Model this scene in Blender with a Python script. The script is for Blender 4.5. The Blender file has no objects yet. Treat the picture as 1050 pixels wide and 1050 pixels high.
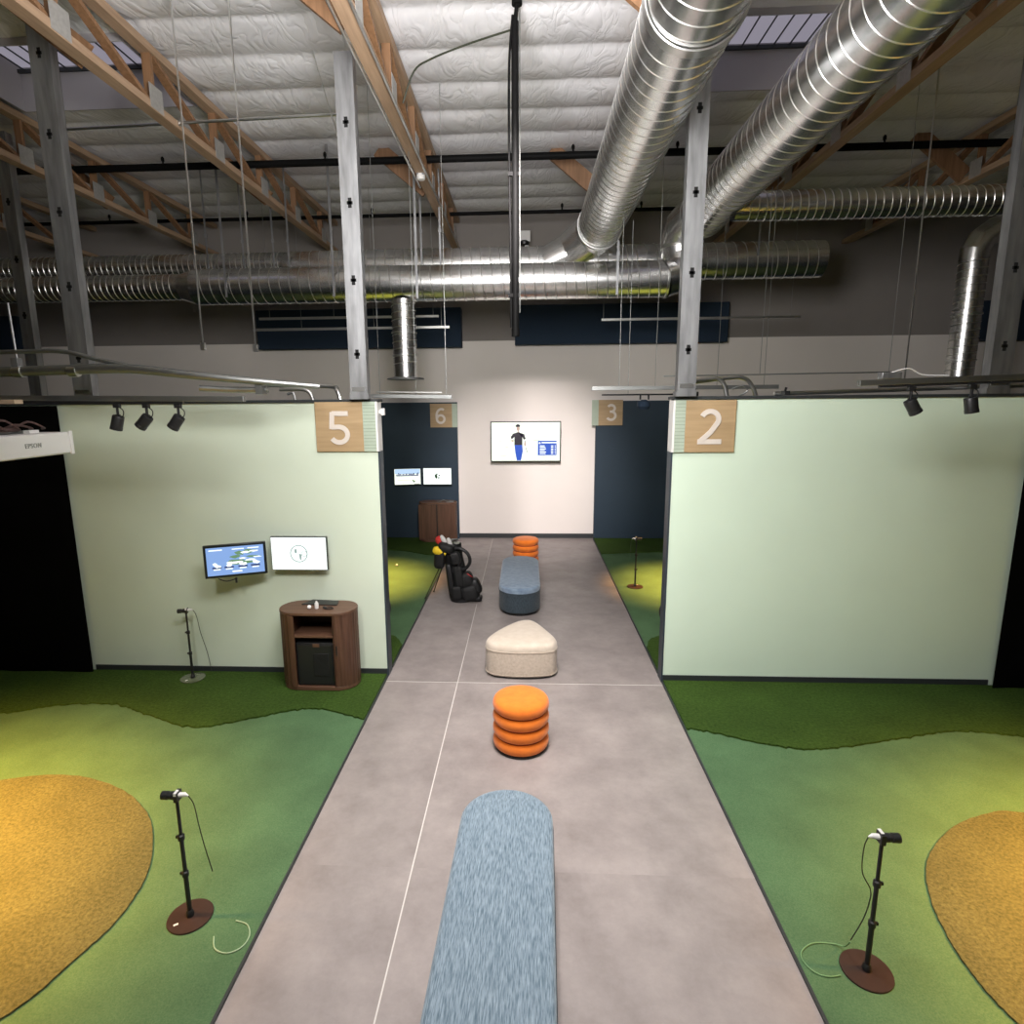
import bpy, bmesh, math, random
from mathutils import Vector, Matrix, noise as mnoise
random.seed(7)
PI = math.pi
S = bpy.context.scene
C = S.collection

# ------------------------------------------------------------------ camera
F_PX, CX = 617.17, 508.44
PITCH, YAW, ROLL = 0.1822, 0.0518, -0.0086
cd = bpy.data.cameras.new('camera'); cam = bpy.data.objects.new('camera', cd); C.objects.link(cam); S.camera = cam
cd.sensor_fit = 'HORIZONTAL'; cd.sensor_width = 36.0; cd.lens = F_PX / 1050 * 36.0
cd.shift_x = (525 - CX) / 1050; cd.clip_start = 0.05; cd.clip_end = 200
fw = Vector((-math.sin(YAW)*math.cos(PITCH), math.cos(YAW)*math.cos(PITCH), -math.sin(PITCH)))
rt = Vector((math.cos(YAW), math.sin(YAW), 0)); up = rt.cross(fw)
r2 = rt*math.cos(ROLL) + up*math.sin(ROLL); u2 = -rt*math.sin(ROLL) + up*math.cos(ROLL)
M = Matrix((r2, u2, -fw)).transposed().to_4x4(); M.translation = (0, 0, 3.0); cam.matrix_world = M

# ------------------------------------------------------------------ world, lights, exposure
W = bpy.data.worlds.new('world'); S.world = W; W.use_nodes = True
W.node_tree.nodes['Background'].inputs[0].default_value = (0.75, 0.8, 0.9, 1)
W.node_tree.nodes['Background'].inputs[1].default_value = 0.02
S.view_settings.view_transform = 'Standard'; S.view_settings.look = 'None'
S.view_settings.gamma = 1; S.view_settings.use_curve_mapping = False
S.view_settings.exposure = 0.0
try: S.cycles.use_denoising = True; S.cycles.max_bounces = 8; S.cycles.diffuse_bounces = 4; S.cycles.glossy_bounces = 4; S.cycles.sample_clamp_indirect = 6
except Exception: pass

def look_rot(loc, tgt):
    return (Vector(tgt) - Vector(loc)).to_track_quat('-Z', 'Y').to_euler()
def area(name, loc, tgt, sx, sy, power, col=(1, 1, 1), spread=180):
    l = bpy.data.lights.new(name, 'AREA'); l.shape = 'RECTANGLE'; l.size = sx; l.size_y = sy
    l.energy = power; l.color = col; l.spread = math.radians(spread)
    o = bpy.data.objects.new(name, l); C.objects.link(o); o.location = loc; o.rotation_euler = look_rot(loc, tgt); return o
def spot(name, loc, tgt, ang, power, col=(1, 1, 1), blend=0.6, rad=0.04):
    l = bpy.data.lights.new(name, 'SPOT'); l.energy = power; l.color = col; l.spot_size = math.radians(ang)
    l.spot_blend = blend; l.shadow_soft_size = rad
    o = bpy.data.objects.new(name, l); C.objects.link(o); o.location = loc; o.rotation_euler = look_rot(loc, tgt); return o
# linear high-bay lights over the aisle, nearer than the frame's top edge
area('high_bay_down', (0.0, 3.5, 6.35), (0.0, 3.9, 0), 1.0, 2.6, 104, (1, 0.945, 0.915), 76)
area('high_bay_up', (-0.4, 2.4, 4.6), (0.3, 7.5, 7.0), 1.8, 1.6, 450, (1, 0.97, 0.96))
area('high_bay_rear', (0.0, -1.0, 6.2), (0.0, -.6, 0), 1.2, 3.0, 30, (1, 0.97, 0.95), 120)
spot('wall_fill_5', (-1.6, 0.3, 5.4), (-2.3, 6.2, -1.0), 48, 600, (1, 0.965, 0.90), 1.0, 0.35)  # this spot and the next are unseen, added to brighten the lower partitions
spot('wall_fill_2', (1.5, 0.3, 5.4), (2.5, 6.2, -1.0), 50, 660, (1, 0.99, 0.95), 1.0, 0.35)
# unseen spots added to brighten the back wall and the aisle's middle
spot('aisle_fill_far', (0.1, 4.2, 6.2), (0.0, 13.1, 1.1), 31, 4600, (1, 0.91, 0.89), 1.0, 0.25)
spot('aisle_fill_mid', (0.0, 3.6, 6.3), (0.0, 7.4, 0.0), 44, 430, (1, 0.95, 0.92), 0.9, 0.3)
WARM = (1.0, 0.52, 0.12)
for nm, x, y, z, tx, ty, p, a in (('bay_spot_5', -4.5, 2.8, 2.55, -4.4, 2.9, 3000, 104), ('bay_spot_2', 4.4, 2.6, 2.55, 4.3, 2.7, 3000, 104),
                       ('bay_spot_6', -3.0, 9.7, 2.9, -2.95, 9.75, 2400, 62), ('bay_spot_3', 2.85, 9.6, 2.9, 2.82, 9.6, 2400, 62)):
    spot(nm, (x, y, z), (tx, ty, 0), a, p, WARM, 1.0, 0.10)

# ------------------------------------------------------------------ materials
def nt(name):
    m = bpy.data.materials.new(name); m.use_nodes = True; t = m.node_tree
    return m, t, t.nodes['Principled BSDF']
def N(t, typ, **kw):
    n = t.nodes.new(typ)
    for k, v in kw.items():
        if k.startswith('i_'):
            key = k[2:]; key = int(key) if key.isdigit() else key
            n.inputs[key].default_value = v
        else: setattr(n, k, v)
    return n
def mat(name, col, rough=0.6, metal=0.0, var=0.0, scale=8.0, bump=0.0, bscale=60.0, stretch=(1, 1, 1), sheen=0.0, coat=0.0, col2=None, detail=4):
    m, t, p = nt(name); L = t.links.new
    p.inputs['Roughness'].default_value = rough; p.inputs['Metallic'].default_value = metal
    p.inputs['Base Color'].default_value = (*col, 1)
    if sheen: p.inputs['Sheen Weight'].default_value = sheen
    if coat: p.inputs['Coat Weight'].default_value = coat
    if var or bump or col2:
        tc = N(t, 'ShaderNodeTexCoord'); mp = N(t, 'ShaderNodeMapping'); mp.inputs['Scale'].default_value = stretch
        L(tc.outputs['Object'], mp.inputs['Vector'])
        if var or col2:
            n = N(t, 'ShaderNodeTexNoise'); n.inputs['Scale'].default_value = scale; n.inputs['Detail'].default_value = detail
            L(mp.outputs[0], n.inputs['Vector'])
            r = N(t, 'ShaderNodeValToRGB'); r.color_ramp.elements[0].position = 0.3; r.color_ramp.elements[1].position = 0.7
            a = tuple(c*(1-var) for c in col); b = col2 if col2 else tuple(min(1, c*(1+var)) for c in col)
            r.color_ramp.elements[0].color = (*a, 1); r.color_ramp.elements[1].color = (*b, 1)
            L(n.outputs[0], r.inputs[0]); L(r.outputs[0], p.inputs['Base Color'])
        if bump:
            n2 = N(t, 'ShaderNodeTexNoise'); n2.inputs['Scale'].default_value = bscale; n2.inputs['Detail'].default_value = 3
            L(mp.outputs[0], n2.inputs['Vector'])
            bp = N(t, 'ShaderNodeBump'); bp.inputs['Strength'].default_value = bump; bp.inputs['Distance'].default_value = 0.01
            L(n2.outputs[0], bp.inputs['Height']); L(bp.outputs[0], p.inputs['Normal'])
    return m
def emit(name, col, st):
    m, t, p = nt(name); p.inputs['Base Color'].default_value = (0.01, 0.01, 0.01, 1); p.inputs['Roughness'].default_value = 0.3
    p.inputs['Emission Color'].default_value = (*col, 1); p.inputs['Emission Strength'].default_value = st; return m

def tile_mat():
    m, t, p = nt('tile'); L = t.links.new
    tc = N(t, 'ShaderNodeTexCoord'); sp = N(t, 'ShaderNodeSeparateXYZ'); L(tc.outputs['Object'], sp.inputs[0])
    def math_(op, a, b=None, c=None):
        n = N(t, 'ShaderNodeMath', operation=op)
        for i, v in enumerate((a, b, c)):
            if v is None: continue
            if isinstance(v, (int, float)): n.inputs[i].default_value = v
            else: L(v, n.inputs[i])
        return n.outputs[0]
    fx = math_('GREATER_THAN', sp.outputs[0], -0.745)
    fy = math_('FLOOR', math_('DIVIDE', math_('SUBTRACT', sp.outputs[1], 0.78), 2.64))
    cmb = N(t, 'ShaderNodeCombineXYZ'); L(fx, cmb.inputs[0]); L(fy, cmb.inputs[1])
    wn = N(t, 'ShaderNodeTexWhiteNoise'); L(cmb.outputs[0], wn.inputs[0])
    va = N(t, 'ShaderNodeVectorMath', operation='ADD'); L(tc.outputs['Object'], va.inputs[0])
    vs = N(t, 'ShaderNodeVectorMath', operation='SCALE'); L(wn.outputs['Color'], vs.inputs[0]); vs.inputs['Scale'].default_value = 9; L(vs.outputs[0], va.inputs[1])
    n1 = N(t, 'ShaderNodeTexNoise', i_Scale=2.2, i_Detail=8.0, i_Roughness=0.7); L(va.outputs[0], n1.inputs['Vector'])
    r = N(t, 'ShaderNodeValToRGB'); e = r.color_ramp.elements
    e[0].position = 0.30; e[0].color = (0.215, 0.186, 0.178, 1); e[1].position = 0.72; e[1].color = (0.355, 0.312, 0.298, 1)
    L(n1.outputs[0], r.inputs[0])
    hs = N(t, 'ShaderNodeHueSaturation'); L(r.outputs[0], hs.inputs['Color'])
    L(math_('MULTIPLY_ADD', wn.outputs['Value'], 0.16, 0.90), hs.inputs['Value']); L(hs.outputs[0], p.inputs['Base Color'])
    n2 = N(t, 'ShaderNodeTexNoise', i_Scale=5.0, i_Detail=5.0); L(va.outputs[0], n2.inputs['Vector'])
    L(math_('MULTIPLY_ADD', n2.outputs[0], 0.25, 0.33), p.inputs['Roughness'])
    return m
def turf_mat(name, c1, c2, sc, bump, c3=None):
    m, t, p = nt(name); L = t.links.new; p.inputs['Roughness'].default_value = 0.95; p.inputs['Specular IOR Level'].default_value = 0.15
    tc = N(t, 'ShaderNodeTexCoord')
    n = N(t, 'ShaderNodeTexNoise', i_Scale=sc, i_Detail=6.0, i_Roughness=0.75); L(tc.outputs['Object'], n.inputs['Vector'])
    r = N(t, 'ShaderNodeValToRGB'); e = r.color_ramp.elements; e[0].position = 0.34; e[0].color = (*c1, 1); e[1].position = 0.66; e[1].color = (*c2, 1)
    L(n.outputs[0], r.inputs[0])
    n3 = N(t, 'ShaderNodeTexNoise', i_Scale=2.2, i_Detail=4.0); L(tc.outputs['Object'], n3.inputs['Vector'])
    mr = N(t, 'ShaderNodeMapRange'); L(n3.outputs[0], mr.inputs[0]); mr.inputs[1].default_value = .3; mr.inputs[2].default_value = .7; mr.inputs[3].default_value = .86; mr.inputs[4].default_value = 1.12
    hs = N(t, 'ShaderNodeHueSaturation'); L(r.outputs[0], hs.inputs['Color']); L(mr.outputs[0], hs.inputs['Value']); L(hs.outputs[0], p.inputs['Base Color'])
    b = N(t, 'ShaderNodeBump', i_Strength=bump, i_Distance=0.02); L(n.outputs[0], b.inputs['Height']); L(b.outputs[0], p.inputs['Normal'])
    return m
def wood_mat(name, c1, c2, axis=0, sc=3.0, rough=0.6):
    st = [14, 14, 14]; st[axis] = 0.9
    return mat(name, c1, rough, 0, 0.0, sc, 0.12, sc*4, tuple(st), col2=c2, detail=5)
def fabric_mat(name, c1, c2, sc=60, stretch=(1, 0.12, 1), bump=0.5, sheen=0.3):
    return mat(name, c1, 0.92, 0, 0, sc, bump, sc*1.6, stretch, sheen=sheen, col2=c2, detail=3)
def metal_mat(name, col, rough, bump=0.12, var=0.15, bscale=6):
    m = mat(name, col, rough, 1.0, var, 5.0, bump, bscale)
    return m
m_tile = tile_mat()
m_grout = mat('grout', (0.62, 0.59, 0.56), 0.8)
m_putt = turf_mat('putting_turf', (0.056, 0.122, 0.056), (0.100, 0.172, 0.083), 110, 0.2)
m_fringe = turf_mat('fringe_turf', (0.020, 0.050, 0.006), (0.058, 0.105, 0.018), 34, 0.9)
m_sand = turf_mat('sand_turf', (0.064, 0.064, 0.025), (0.148, 0.142, 0.064), 46, 0.7)
m_wall5 = mat('sage_paint', (0.62, 0.70, 0.575), 0.7, 0, 0.02, 2)
m_wall2 = mat('mint_paint', (0.61, 0.735, 0.60), 0.7, 0, 0.02, 2)
m_cream = mat('cream_paint', (0.76, 0.71, 0.665), 0.75, 0, 0.015, 1.5)
m_upper = mat('grey_upper_paint', (0.235, 0.215, 0.20), 0.85, 0, 0.05, 1.2)
m_navy = mat('navy_paint', (0.012, 0.030, 0.050), 0.65, 0, 0.05, 3)
m_navyfab = mat('navy_acoustic', (0.010, 0.024, 0.046), 0.9, 0, 0.1, 60, 0.2, 200)
m_black = mat('black_cloth', (0.0018, 0.0018, 0.002), 1.0)
m_black.node_tree.nodes['Principled BSDF'].inputs['Specular IOR Level'].default_value = 0.05
m_blackm = mat('black_metal', (0.012, 0.012, 0.013), 0.42, 0.0)
m_blackp = mat('black_pipe', (0.005, 0.005, 0.005), 0.6, 0.0)
m_blackp.node_tree.nodes['Principled BSDF'].inputs['Specular IOR Level'].default_value = 0.08
m_base = mat('base_trim', (0.022, 0.026, 0.028), 0.55)
m_cap = mat('corner_cap', (0.030, 0.045, 0.06), 0.45)
m_white = mat('white_plastic', (0.72, 0.71, 0.69), 0.4)
m_duct = metal_mat('galvanised_duct', (0.78, 0.78, 0.77), 0.27, 0.13, 0.14, 5)
m_seam = metal_mat('duct_seam', (0.78, 0.78, 0.76), 0.30, 0, 0.05)
m_stud = mat('steel_stud', (0.30, 0.305, 0.31), 0.45, 0.85, 0.25, 3, 0.05, 12, (5, 5, 0.8))
m_conduit = metal_mat('conduit', (0.62, 0.62, 0.60), 0.32, 0.0, 0.05)
m_rail = metal_mat('strut_rail', (0.34, 0.35, 0.34), 0.45, 0.05, 0.1)
m_hole = mat('punched_hole', (0.004, 0.004, 0.004), 0.9)
m_timber = wood_mat('truss_timber', (0.28, 0.185, 0.115), (0.41, 0.28, 0.18), 1, 2.2)
m_timber_d = wood_mat('truss_web_timber', (0.17, 0.088, 0.040), (0.26, 0.14, 0.070), 2, 2.2)
m_plate = mat('gusset_steel', (0.42, 0.41, 0.39), 0.5, 0.5, 0.1, 30)
m_purlin = mat('purlin_shadow', (0.30, 0.29, 0.28), 0.8)
m_walnut = wood_mat('walnut', (0.060, 0.026, 0.015), (0.115, 0.055, 0.033), 2, 2.0, 0.45)
m_walnut_x = wood_mat('walnut_flat', (0.085, 0.040, 0.024), (0.15, 0.078, 0.048), 0, 2.0, 0.45)
m_signwood = wood_mat('sign_wood', (0.33, 0.225, 0.115), (0.42, 0.295, 0.16), 0, 2.0, 0.6)
m_sign_w = mat('sign_numeral', (0.62, 0.56, 0.50), 0.5)
m_siding = mat('sign_siding', (0.37, 0.44, 0.35), 0.6, 0, 0.05, 10)
m_sidegap = mat('siding_gap', (0.17, 0.21, 0.16), 0.8)
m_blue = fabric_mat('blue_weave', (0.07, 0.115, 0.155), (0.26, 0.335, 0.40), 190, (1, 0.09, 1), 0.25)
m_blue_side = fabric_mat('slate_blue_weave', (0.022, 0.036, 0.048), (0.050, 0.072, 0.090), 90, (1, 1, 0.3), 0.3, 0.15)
m_bluev = fabric_mat('blue_velvet', (0.16, 0.225, 0.315), (0.26, 0.345, 0.44), 14, (1, 1.6, 1), 0.2, 0.4)
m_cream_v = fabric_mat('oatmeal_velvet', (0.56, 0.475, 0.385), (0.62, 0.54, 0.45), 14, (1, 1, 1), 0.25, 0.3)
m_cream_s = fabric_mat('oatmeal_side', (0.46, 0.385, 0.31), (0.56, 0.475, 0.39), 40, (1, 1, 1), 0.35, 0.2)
m_orange = fabric_mat('orange_velvet', (0.74, 0.165, 0.010), (0.84, 0.21, 0.015), 12, (1, 1, 1), 0.2, 0.25)
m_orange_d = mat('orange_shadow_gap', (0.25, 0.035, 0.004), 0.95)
m_bagblk = mat('bag_nylon', (0.0045, 0.0045, 0.005), 0.65, 0, 0.3, 12, 0.3, 25)
m_bagshine = mat('bag_vinyl', (0.008, 0.008, 0.009), 0.5, 0, 0.2, 12, 0.2, 30)
m_red = mat('red_knit', (0.55, 0.035, 0.03), 0.8, 0, 0.2, 60)
m_yellow = mat('yellow_knit', (0.85, 0.60, 0.02), 0.7, 0, 0.1, 60)
m_steel = metal_mat('club_steel', (0.8, 0.8, 0.8), 0.2, 0, 0.02)
m_disk = mat('bronze_disk', (0.052, 0.028, 0.022), 0.38, 0.3, 0.15, 8)
m_clear = mat('clear_disk', (0.10, 0.12, 0.07), 0.12, 0.0, coat=0.6)
m_cable = mat('green_cable', (0.16, 0.30, 0.13), 0.5)
m_cable_w = mat('pale_cable', (0.36, 0.48, 0.30), 0.5)
m_cable_k = mat('dark_cable', (0.03, 0.035, 0.02), 0.6)
m_bezel = mat('tv_bezel', (0.010, 0.012, 0.012), 0.3)
m_ball = mat('golf_ball', (0.85, 0.85, 0.83), 0.35)
m_redbrown = mat('wire_bundle', (0.07, 0.035, 0.03), 0.7)
m_tan = mat('ledge_tan', (0.42, 0.31, 0.21), 0.6)
def insul_mat():
    m, t, p = nt('insulation_facing'); L = t.links.new
    p.inputs['Base Color'].default_value = (0.70, 0.70, 0.72, 1); p.inputs['Roughness'].default_value = 0.25; p.inputs['Specular IOR Level'].default_value = 0.6
    tc = N(t, 'ShaderNodeTexCoord')
    mp = N(t, 'ShaderNodeMapping'); mp.inputs['Scale'].default_value = (2.4, 1.0, 1.0); mp.inputs['Rotation'].default_value = (0, 0, 0.25); L(tc.outputs['Object'], mp.inputs[0])
    n0 = N(t, 'ShaderNodeTexNoise', i_Scale=1.2, i_Detail=2.0); L(tc.outputs['Object'], n0.inputs['Vector'])
    mx = N(t, 'ShaderNodeMix', data_type='VECTOR'); mx.inputs[0].default_value = 0.35; L(mp.outputs[0], mx.inputs[4]); L(n0.outputs['Color'], mx.inputs[5])
    n = N(t, 'ShaderNodeTexNoise', i_Scale=3.2, i_Detail=2.5, i_Distortion=1.0); L(mx.outputs[1], n.inputs['Vector'])
    a1 = N(t, 'ShaderNodeMath', operation='SUBTRACT'); L(n.outputs[0], a1.inputs[0]); a1.inputs[1].default_value = 0.5
    a2 = N(t, 'ShaderNodeMath', operation='ABSOLUTE'); L(a1.outputs[0], a2.inputs[0])
    a3 = N(t, 'ShaderNodeMath', operation='POWER'); L(a2.outputs[0], a3.inputs[0]); a3.inputs[1].default_value = 0.6
    b = N(t, 'ShaderNodeBump', i_Strength=0.38, i_Distance=0.06); L(a3.outputs[0], b.inputs['Height']); L(b.outputs[0], p.inputs['Normal'])
    return m
m_insul = insul_mat()
m_sky = emit('skylight_panel', (0.60, 0.56, 0.68), 0.42)
m_well = mat('skylight_well', (0.36, 0.345, 0.36), 0.8)

# ------------------------------------------------------------------ mesh helpers
class MB:
    def __init__(s): s.v = []; s.f = []; s.mi = []; s.m = 0
    def add(s, vs, fs):
        o = len(s.v); s.v += [tuple(v) for v in vs]; s.f += [tuple(i+o for i in f) for f in fs]; s.mi += [s.m]*len(fs); return s
    def box(s, x0, y0, z0, x1, y1, z1, rot=None, piv=None):
        vs = [Vector((x, y, z)) for x in (x0, x1) for y in (y0, y1) for z in (z0, z1)]
        if rot is not None:
            pv = Vector(piv if piv else ((x0+x1)/2, (y0+y1)/2, (z0+z1)/2)); vs = [rot @ (v-pv) + pv for v in vs]
        return s.add(vs, [(0, 1, 3, 2), (4, 6, 7, 5), (0, 4, 5, 1), (2, 3, 7, 6), (0, 2, 6, 4), (1, 5, 7, 3)])
    def beam(s, a, b, w, h, side=Vector((1, 0, 0))):
        a = Vector(a); b = Vector(b); d = (b-a).normalized(); sd = Vector(side); sd = (sd - d*sd.dot(d)).normalized(); u = d.cross(sd)
        vs = [p + sd*(i*w/2) + u*(j*h/2) for p in (a, b) for i, j in ((-1, -1), (1, -1), (1, 1), (-1, 1))]
        return s.add(vs, [(0, 1, 2, 3), (7, 6, 5, 4), (0, 4, 5, 1), (1, 5, 6, 2), (2, 6, 7, 3), (3, 7, 4, 0)])
    def tube(s, pts, r, n=10, caps=True):
        pts = [Vector(p) for p in pts]; rs = r if isinstance(r, (list, tuple)) else [r]*len(pts)
        rings = []; prev = None
        for i, p in enumerate(pts):
            d = (pts[min(i+1, len(pts)-1)] - pts[max(i-1, 0)]).normalized()
            if prev is None:
                a = Vector((0, 0, 1)) if abs(d.z) < 0.9 else Vector((1, 0, 0)); a = (a - d*a.dot(d)).normalized()
            else: a = (prev - d*prev.dot(d)).normalized()
            prev = a; b = d.cross(a)
            rings.append([p + (a*math.cos(2*PI*k/n) + b*math.sin(2*PI*k/n))*rs[i] for k in range(n)])
        return s.rings(rings, caps)
    def rings(s, rings, caps=True, closed=True):
        n = len(rings[0]); vs = [v for r in rings for v in r]; fs = []
        for i in range(len(rings)-1):
            for k in range(n if closed else n-1):
                k2 = (k+1) % n; fs.append((i*n+k, i*n+k2, (i+1)*n+k2, (i+1)*n+k))
        if caps: fs.append(tuple(range(n))[::-1]); fs.append(tuple((len(rings)-1)*n+k for k in range(n)))
        return s.add(vs, fs)
    def lathe(s, prof, c=(0, 0, 0), n=24, ax='z', caps=True):
        rs = []
        for r, z in prof:
            ring = []
            for k in range(n):
                a = 2*PI*k/n; x, y = r*math.cos(a), r*math.sin(a)
                p = (x, y, z) if ax == 'z' else ((z, x, y) if ax == 'x' else (y, z, x))
                ring.append((c[0]+p[0], c[1]+p[1], c[2]+p[2]))
            rs.append(ring)
        return s.rings(rs, caps)
    def prism(s, poly, z0, z1):
        n = len(poly); vs = [(x, y, z0) for x, y in poly] + [(x, y, z1) for x, y in poly]
        fs = [tuple(range(n))[::-1], tuple(range(n, 2*n))] + [(k, (k+1) % n, n+(k+1) % n, n+k) for k in range(n)]
        return s.add(vs, fs)
    def sphere(s, c, r, n=16, m=10, sc=(1, 1, 1)):
        prof = [(max(1e-4, math.sin(PI*i/m))*r, -math.cos(PI*i/m)*r) for i in range(m+1)]
        rs = [[(c[0]+sc[0]*p*math.cos(2*PI*k/n), c[1]+sc[1]*p*math.sin(2*PI*k/n), c[2]+sc[2]*z) for k in range(n)] for p, z in prof]
        return s.rings(rs, True)
    def build(s, name, m, parent=None, smooth=True, bevel=0, angle=35):
        me = bpy.data.meshes.new(name); me.from_pydata(s.v, [], s.f)
        for mm in (m if isinstance(m, (list, tuple)) else [m]): me.materials.append(mm)
        for p, i in zip(me.polygons, s.mi): p.material_index = i
        bm = bmesh.new(); bm.from_mesh(me); bmesh.ops.recalc_face_normals(bm, faces=bm.faces)
        bm.to_mesh(me); bm.free()
        if smooth:
            me.polygons.foreach_set('use_smooth', [True]*len(me.polygons)); me.set_sharp_from_angle(angle=math.radians(angle))
        o = bpy.data.objects.new(name, me); C.objects.link(o)
        if bevel:
            b = o.modifiers.new('bevel', 'BEVEL'); b.width = bevel; b.segments = 2; b.limit_method = 'ANGLE'; b.angle_limit = math.radians(50)
        if parent is not None: o.parent = parent
        return o
def thing(name, label, cat, loc=(0, 0, 0), rotz=0, group=None, kind=None):
    o = bpy.data.objects.new(name, None); C.objects.link(o); o.location = loc; o.rotation_euler = (0, 0, rotz); o.empty_display_size = 0.1
    return tag(o, label, cat, group, kind)
def tag(o, label=None, cat=None, group=None, kind=None):
    if label: o['label'] = label
    if cat: o['category'] = cat
    if group: o['group'] = group
    if kind: o['kind'] = kind
    return o
def dup(root, loc, label, rotz=None, group=None):
    r = root.copy(); C.objects.link(r); r.location = loc; r['label'] = label
    if rotz is not None: r.rotation_euler = (0, 0, rotz)
    if group: r['group'] = group
    for ch in [x for x in root.children]:
        c = ch.copy(); C.objects.link(c); c.parent = r
        for g in [x for x in ch.children]:
            d = g.copy(); C.objects.link(d); d.parent = c
    return r
def struct(name, mb, m, **kw):
    o = mb.build(name, m, **kw); o['kind'] = 'structure'; return o
def smoothpts(pts, per=6, closed=False):
    P = [Vector(p) for p in pts]; n = len(P); out = []
    rng = range(n if closed else n-1)
    for i in rng:
        p0 = P[(i-1) % n] if closed or i > 0 else P[0]; p1 = P[i]; p2 = P[(i+1) % n]; p3 = P[(i+2) % n] if closed or i < n-2 else P[-1]
        for k in range(per):
            t = k/per; out.append(0.5*((2*p1) + (p2-p0)*t + (2*p0-5*p1+4*p2-p3)*t*t + (3*p1-p0-3*p2+p3)*t**3))
    if not closed: out.append(P[-1])
    return out

# ------------------------------------------------------------------ the room
XL, XR, Y5, Y2, YB, ZT, ZC = -1.53, 1.453, 6.2, 6.14, 13.1, 3.0, 6.78
X0, X1, YR = -14.0, 14.0, -6.0
struct('floor', MB().box(X0, YR, -0.12, X1, YB+0.2, 0.0), m_tile)
g = MB()
g.box(-0.749, YR, 0.0005, -0.741, 8.62, 0.0025); g.box(-0.749, 8.95, 0.0005, -0.741, YB-0.1, 0.0025)
g.box(XL, 6.056, 0.0005, XR, 6.063, 0.0025)
struct('trim_1', g, m_grout, smooth=False)
w = MB(); w.m = 0; w.box(X0, YB, 0, X1, YB+0.15, 4.25); w.m = 1; w.box(X0, YB, 4.25, X1, YB+0.15, 7.6)
struct('wall_back', w, [m_cream, m_upper], smooth=False)
struct('wall_side_left', MB().box(X0-0.15, YR, 0, X0, YB, 7.6), m_upper)
struct('wall_side_right', MB().box(X1, YR, 0, X1+0.15, YB, 7.6), m_upper)
struct('wall_behind', MB().box(X0, YR-0.15, 0, X1, YR, 7.6), m_upper)
# dividing partitions, sage on this side and navy inside the far bays
def partition(name, x0, x1, y, m):
    w = MB(); w.m = 0; w.box(x0, y, 0, x1, y+0.02, ZT); w.m = 1; w.box(x0, y+0.02, 0, x1, y+0.15, ZT)
    return struct(name, w, [m, m_navy], smooth=False)
partition('wall_left', -9.5, XL-0.012, Y5, m_wall5)
partition('wall_right', XR+0.012, 9.5, Y2, m_wall2)
struct('wall_back_left', MB().box(X0, 12.98, 0, -1.49, YB-0.002, 2.985), m_navy)
struct('wall_back_right', MB().box(1.47, 12.98, 0, X1, YB-0.002, 2.985), m_navy)
def corner(x0, x1, y, nm): struct(nm, MB().box(x0, y-0.006, 0, x1, y+0.156, 2.495), m_cap)
corner(XL-0.012, XL+0.004, Y5, 'trim_2'); corner(XR-0.004, XR+0.012, Y2, 'trim_3')
struct('baseboard_left', MB().box(-4.9, Y5-0.012, 0, XL-0.012, Y5, 0.085), m_base)
struct('baseboard_right', MB().box(XR+0.012, Y2-0.012, 0, 4.83, Y2, 0.085), m_base)
struct('baseboard_back', MB().box(-1.488, YB-0.014, 0, 1.468, YB-0.001, 0.10), m_base)
struct('trim_4', MB().box(-9.5, Y5-0.02, ZT, XL+0.004, Y5+0.22, ZT+0.03), m_base)
struct('trim_5', MB().box(XR-0.004, Y2-0.02, ZT, 9.5, Y2+0.22, ZT+0.03), m_base)
# metal edging between tile and turf
struct('trim_6', MB().box(XL-0.016, YR, 0, XL, Y5-0.01, 0.016).box(XL-0.016, Y5+0.21, 0, XL, 12.97, 0.016), m_base)
struct('trim_7', MB().box(XR, YR, 0, XR+0.016, Y2-0.01, 0.016).box(XR, Y2+0.21, 0, XR+0.016, 12.97, 0.016), m_base)

# ceiling: foil-faced insulation sagging between the purlins, with two skylight wells
SKY = [(-6.35, -4.15, 6.75, 8.12), (1.35, 3.55, 6.75, 8.2)]
PUR = 0.705; PY0 = 12.93
def ceil_z(x, y):
    t = (PY0 - y)/PUR; f = t - math.floor(t)
    sag = 0.085*(max(0.0, math.sin(PI*f))**0.5)*(0.8+0.4*mnoise.noise(Vector((x*0.5, math.floor(t)*3.1, 1.0))))
    wr = 0.012*mnoise.noise(Vector((x*3.0, y*1.2, 4.0))) + 0.006*mnoise.noise(Vector((x*9+y*3, y*4, 8.0)))
    near = min(f, 1-f); pk = 0.02*math.exp(-near*6)*mnoise.noise(Vector((x*7, math.floor(t+0.5)*5, 2)))
    return ZC - sag + (wr + pk)*min(1, near*8)
def cuts(a, b, st, ex):
    L_ = [a + (b-a)*i/round((b-a)/st) for i in range(round((b-a)/st)+1)]
    L_ = [v for v in L_ if all(abs(v-e) > st*0.45 for e in ex)] + list(ex); return sorted(L_)
xs = cuts(X0, X1, 0.11, [s_[0] for s_ in SKY]+[s_[1] for s_ in SKY]); ys = cuts(1.0, YB, 0.047, [6.75, 8.12, 8.2])
cb = MB(); idx = {}
vs = []; fs = []
for j, y in enumerate(ys):
    for i, x in enumerate(xs): vs.append((x, y, ceil_z(x, y)))
nx = len(xs)
for j in range(len(ys)-1):
    for i in range(nx-1):
        mx_, my_ = (xs[i]+xs[i+1])/2, (ys[j]+ys[j+1])/2
        if any(a < mx_ < b and c < my_ < d for a, b, c, d in SKY): continue
        fs.append((j*nx+i, j*nx+i+1, (j+1)*nx+i+1, (j+1)*nx+i))
cb.add(vs, fs); cb.box(X0, YR, ZC, X1, 1.0, ZC+0.05)
struct('ceiling', cb, m_insul, angle=80)
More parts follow.
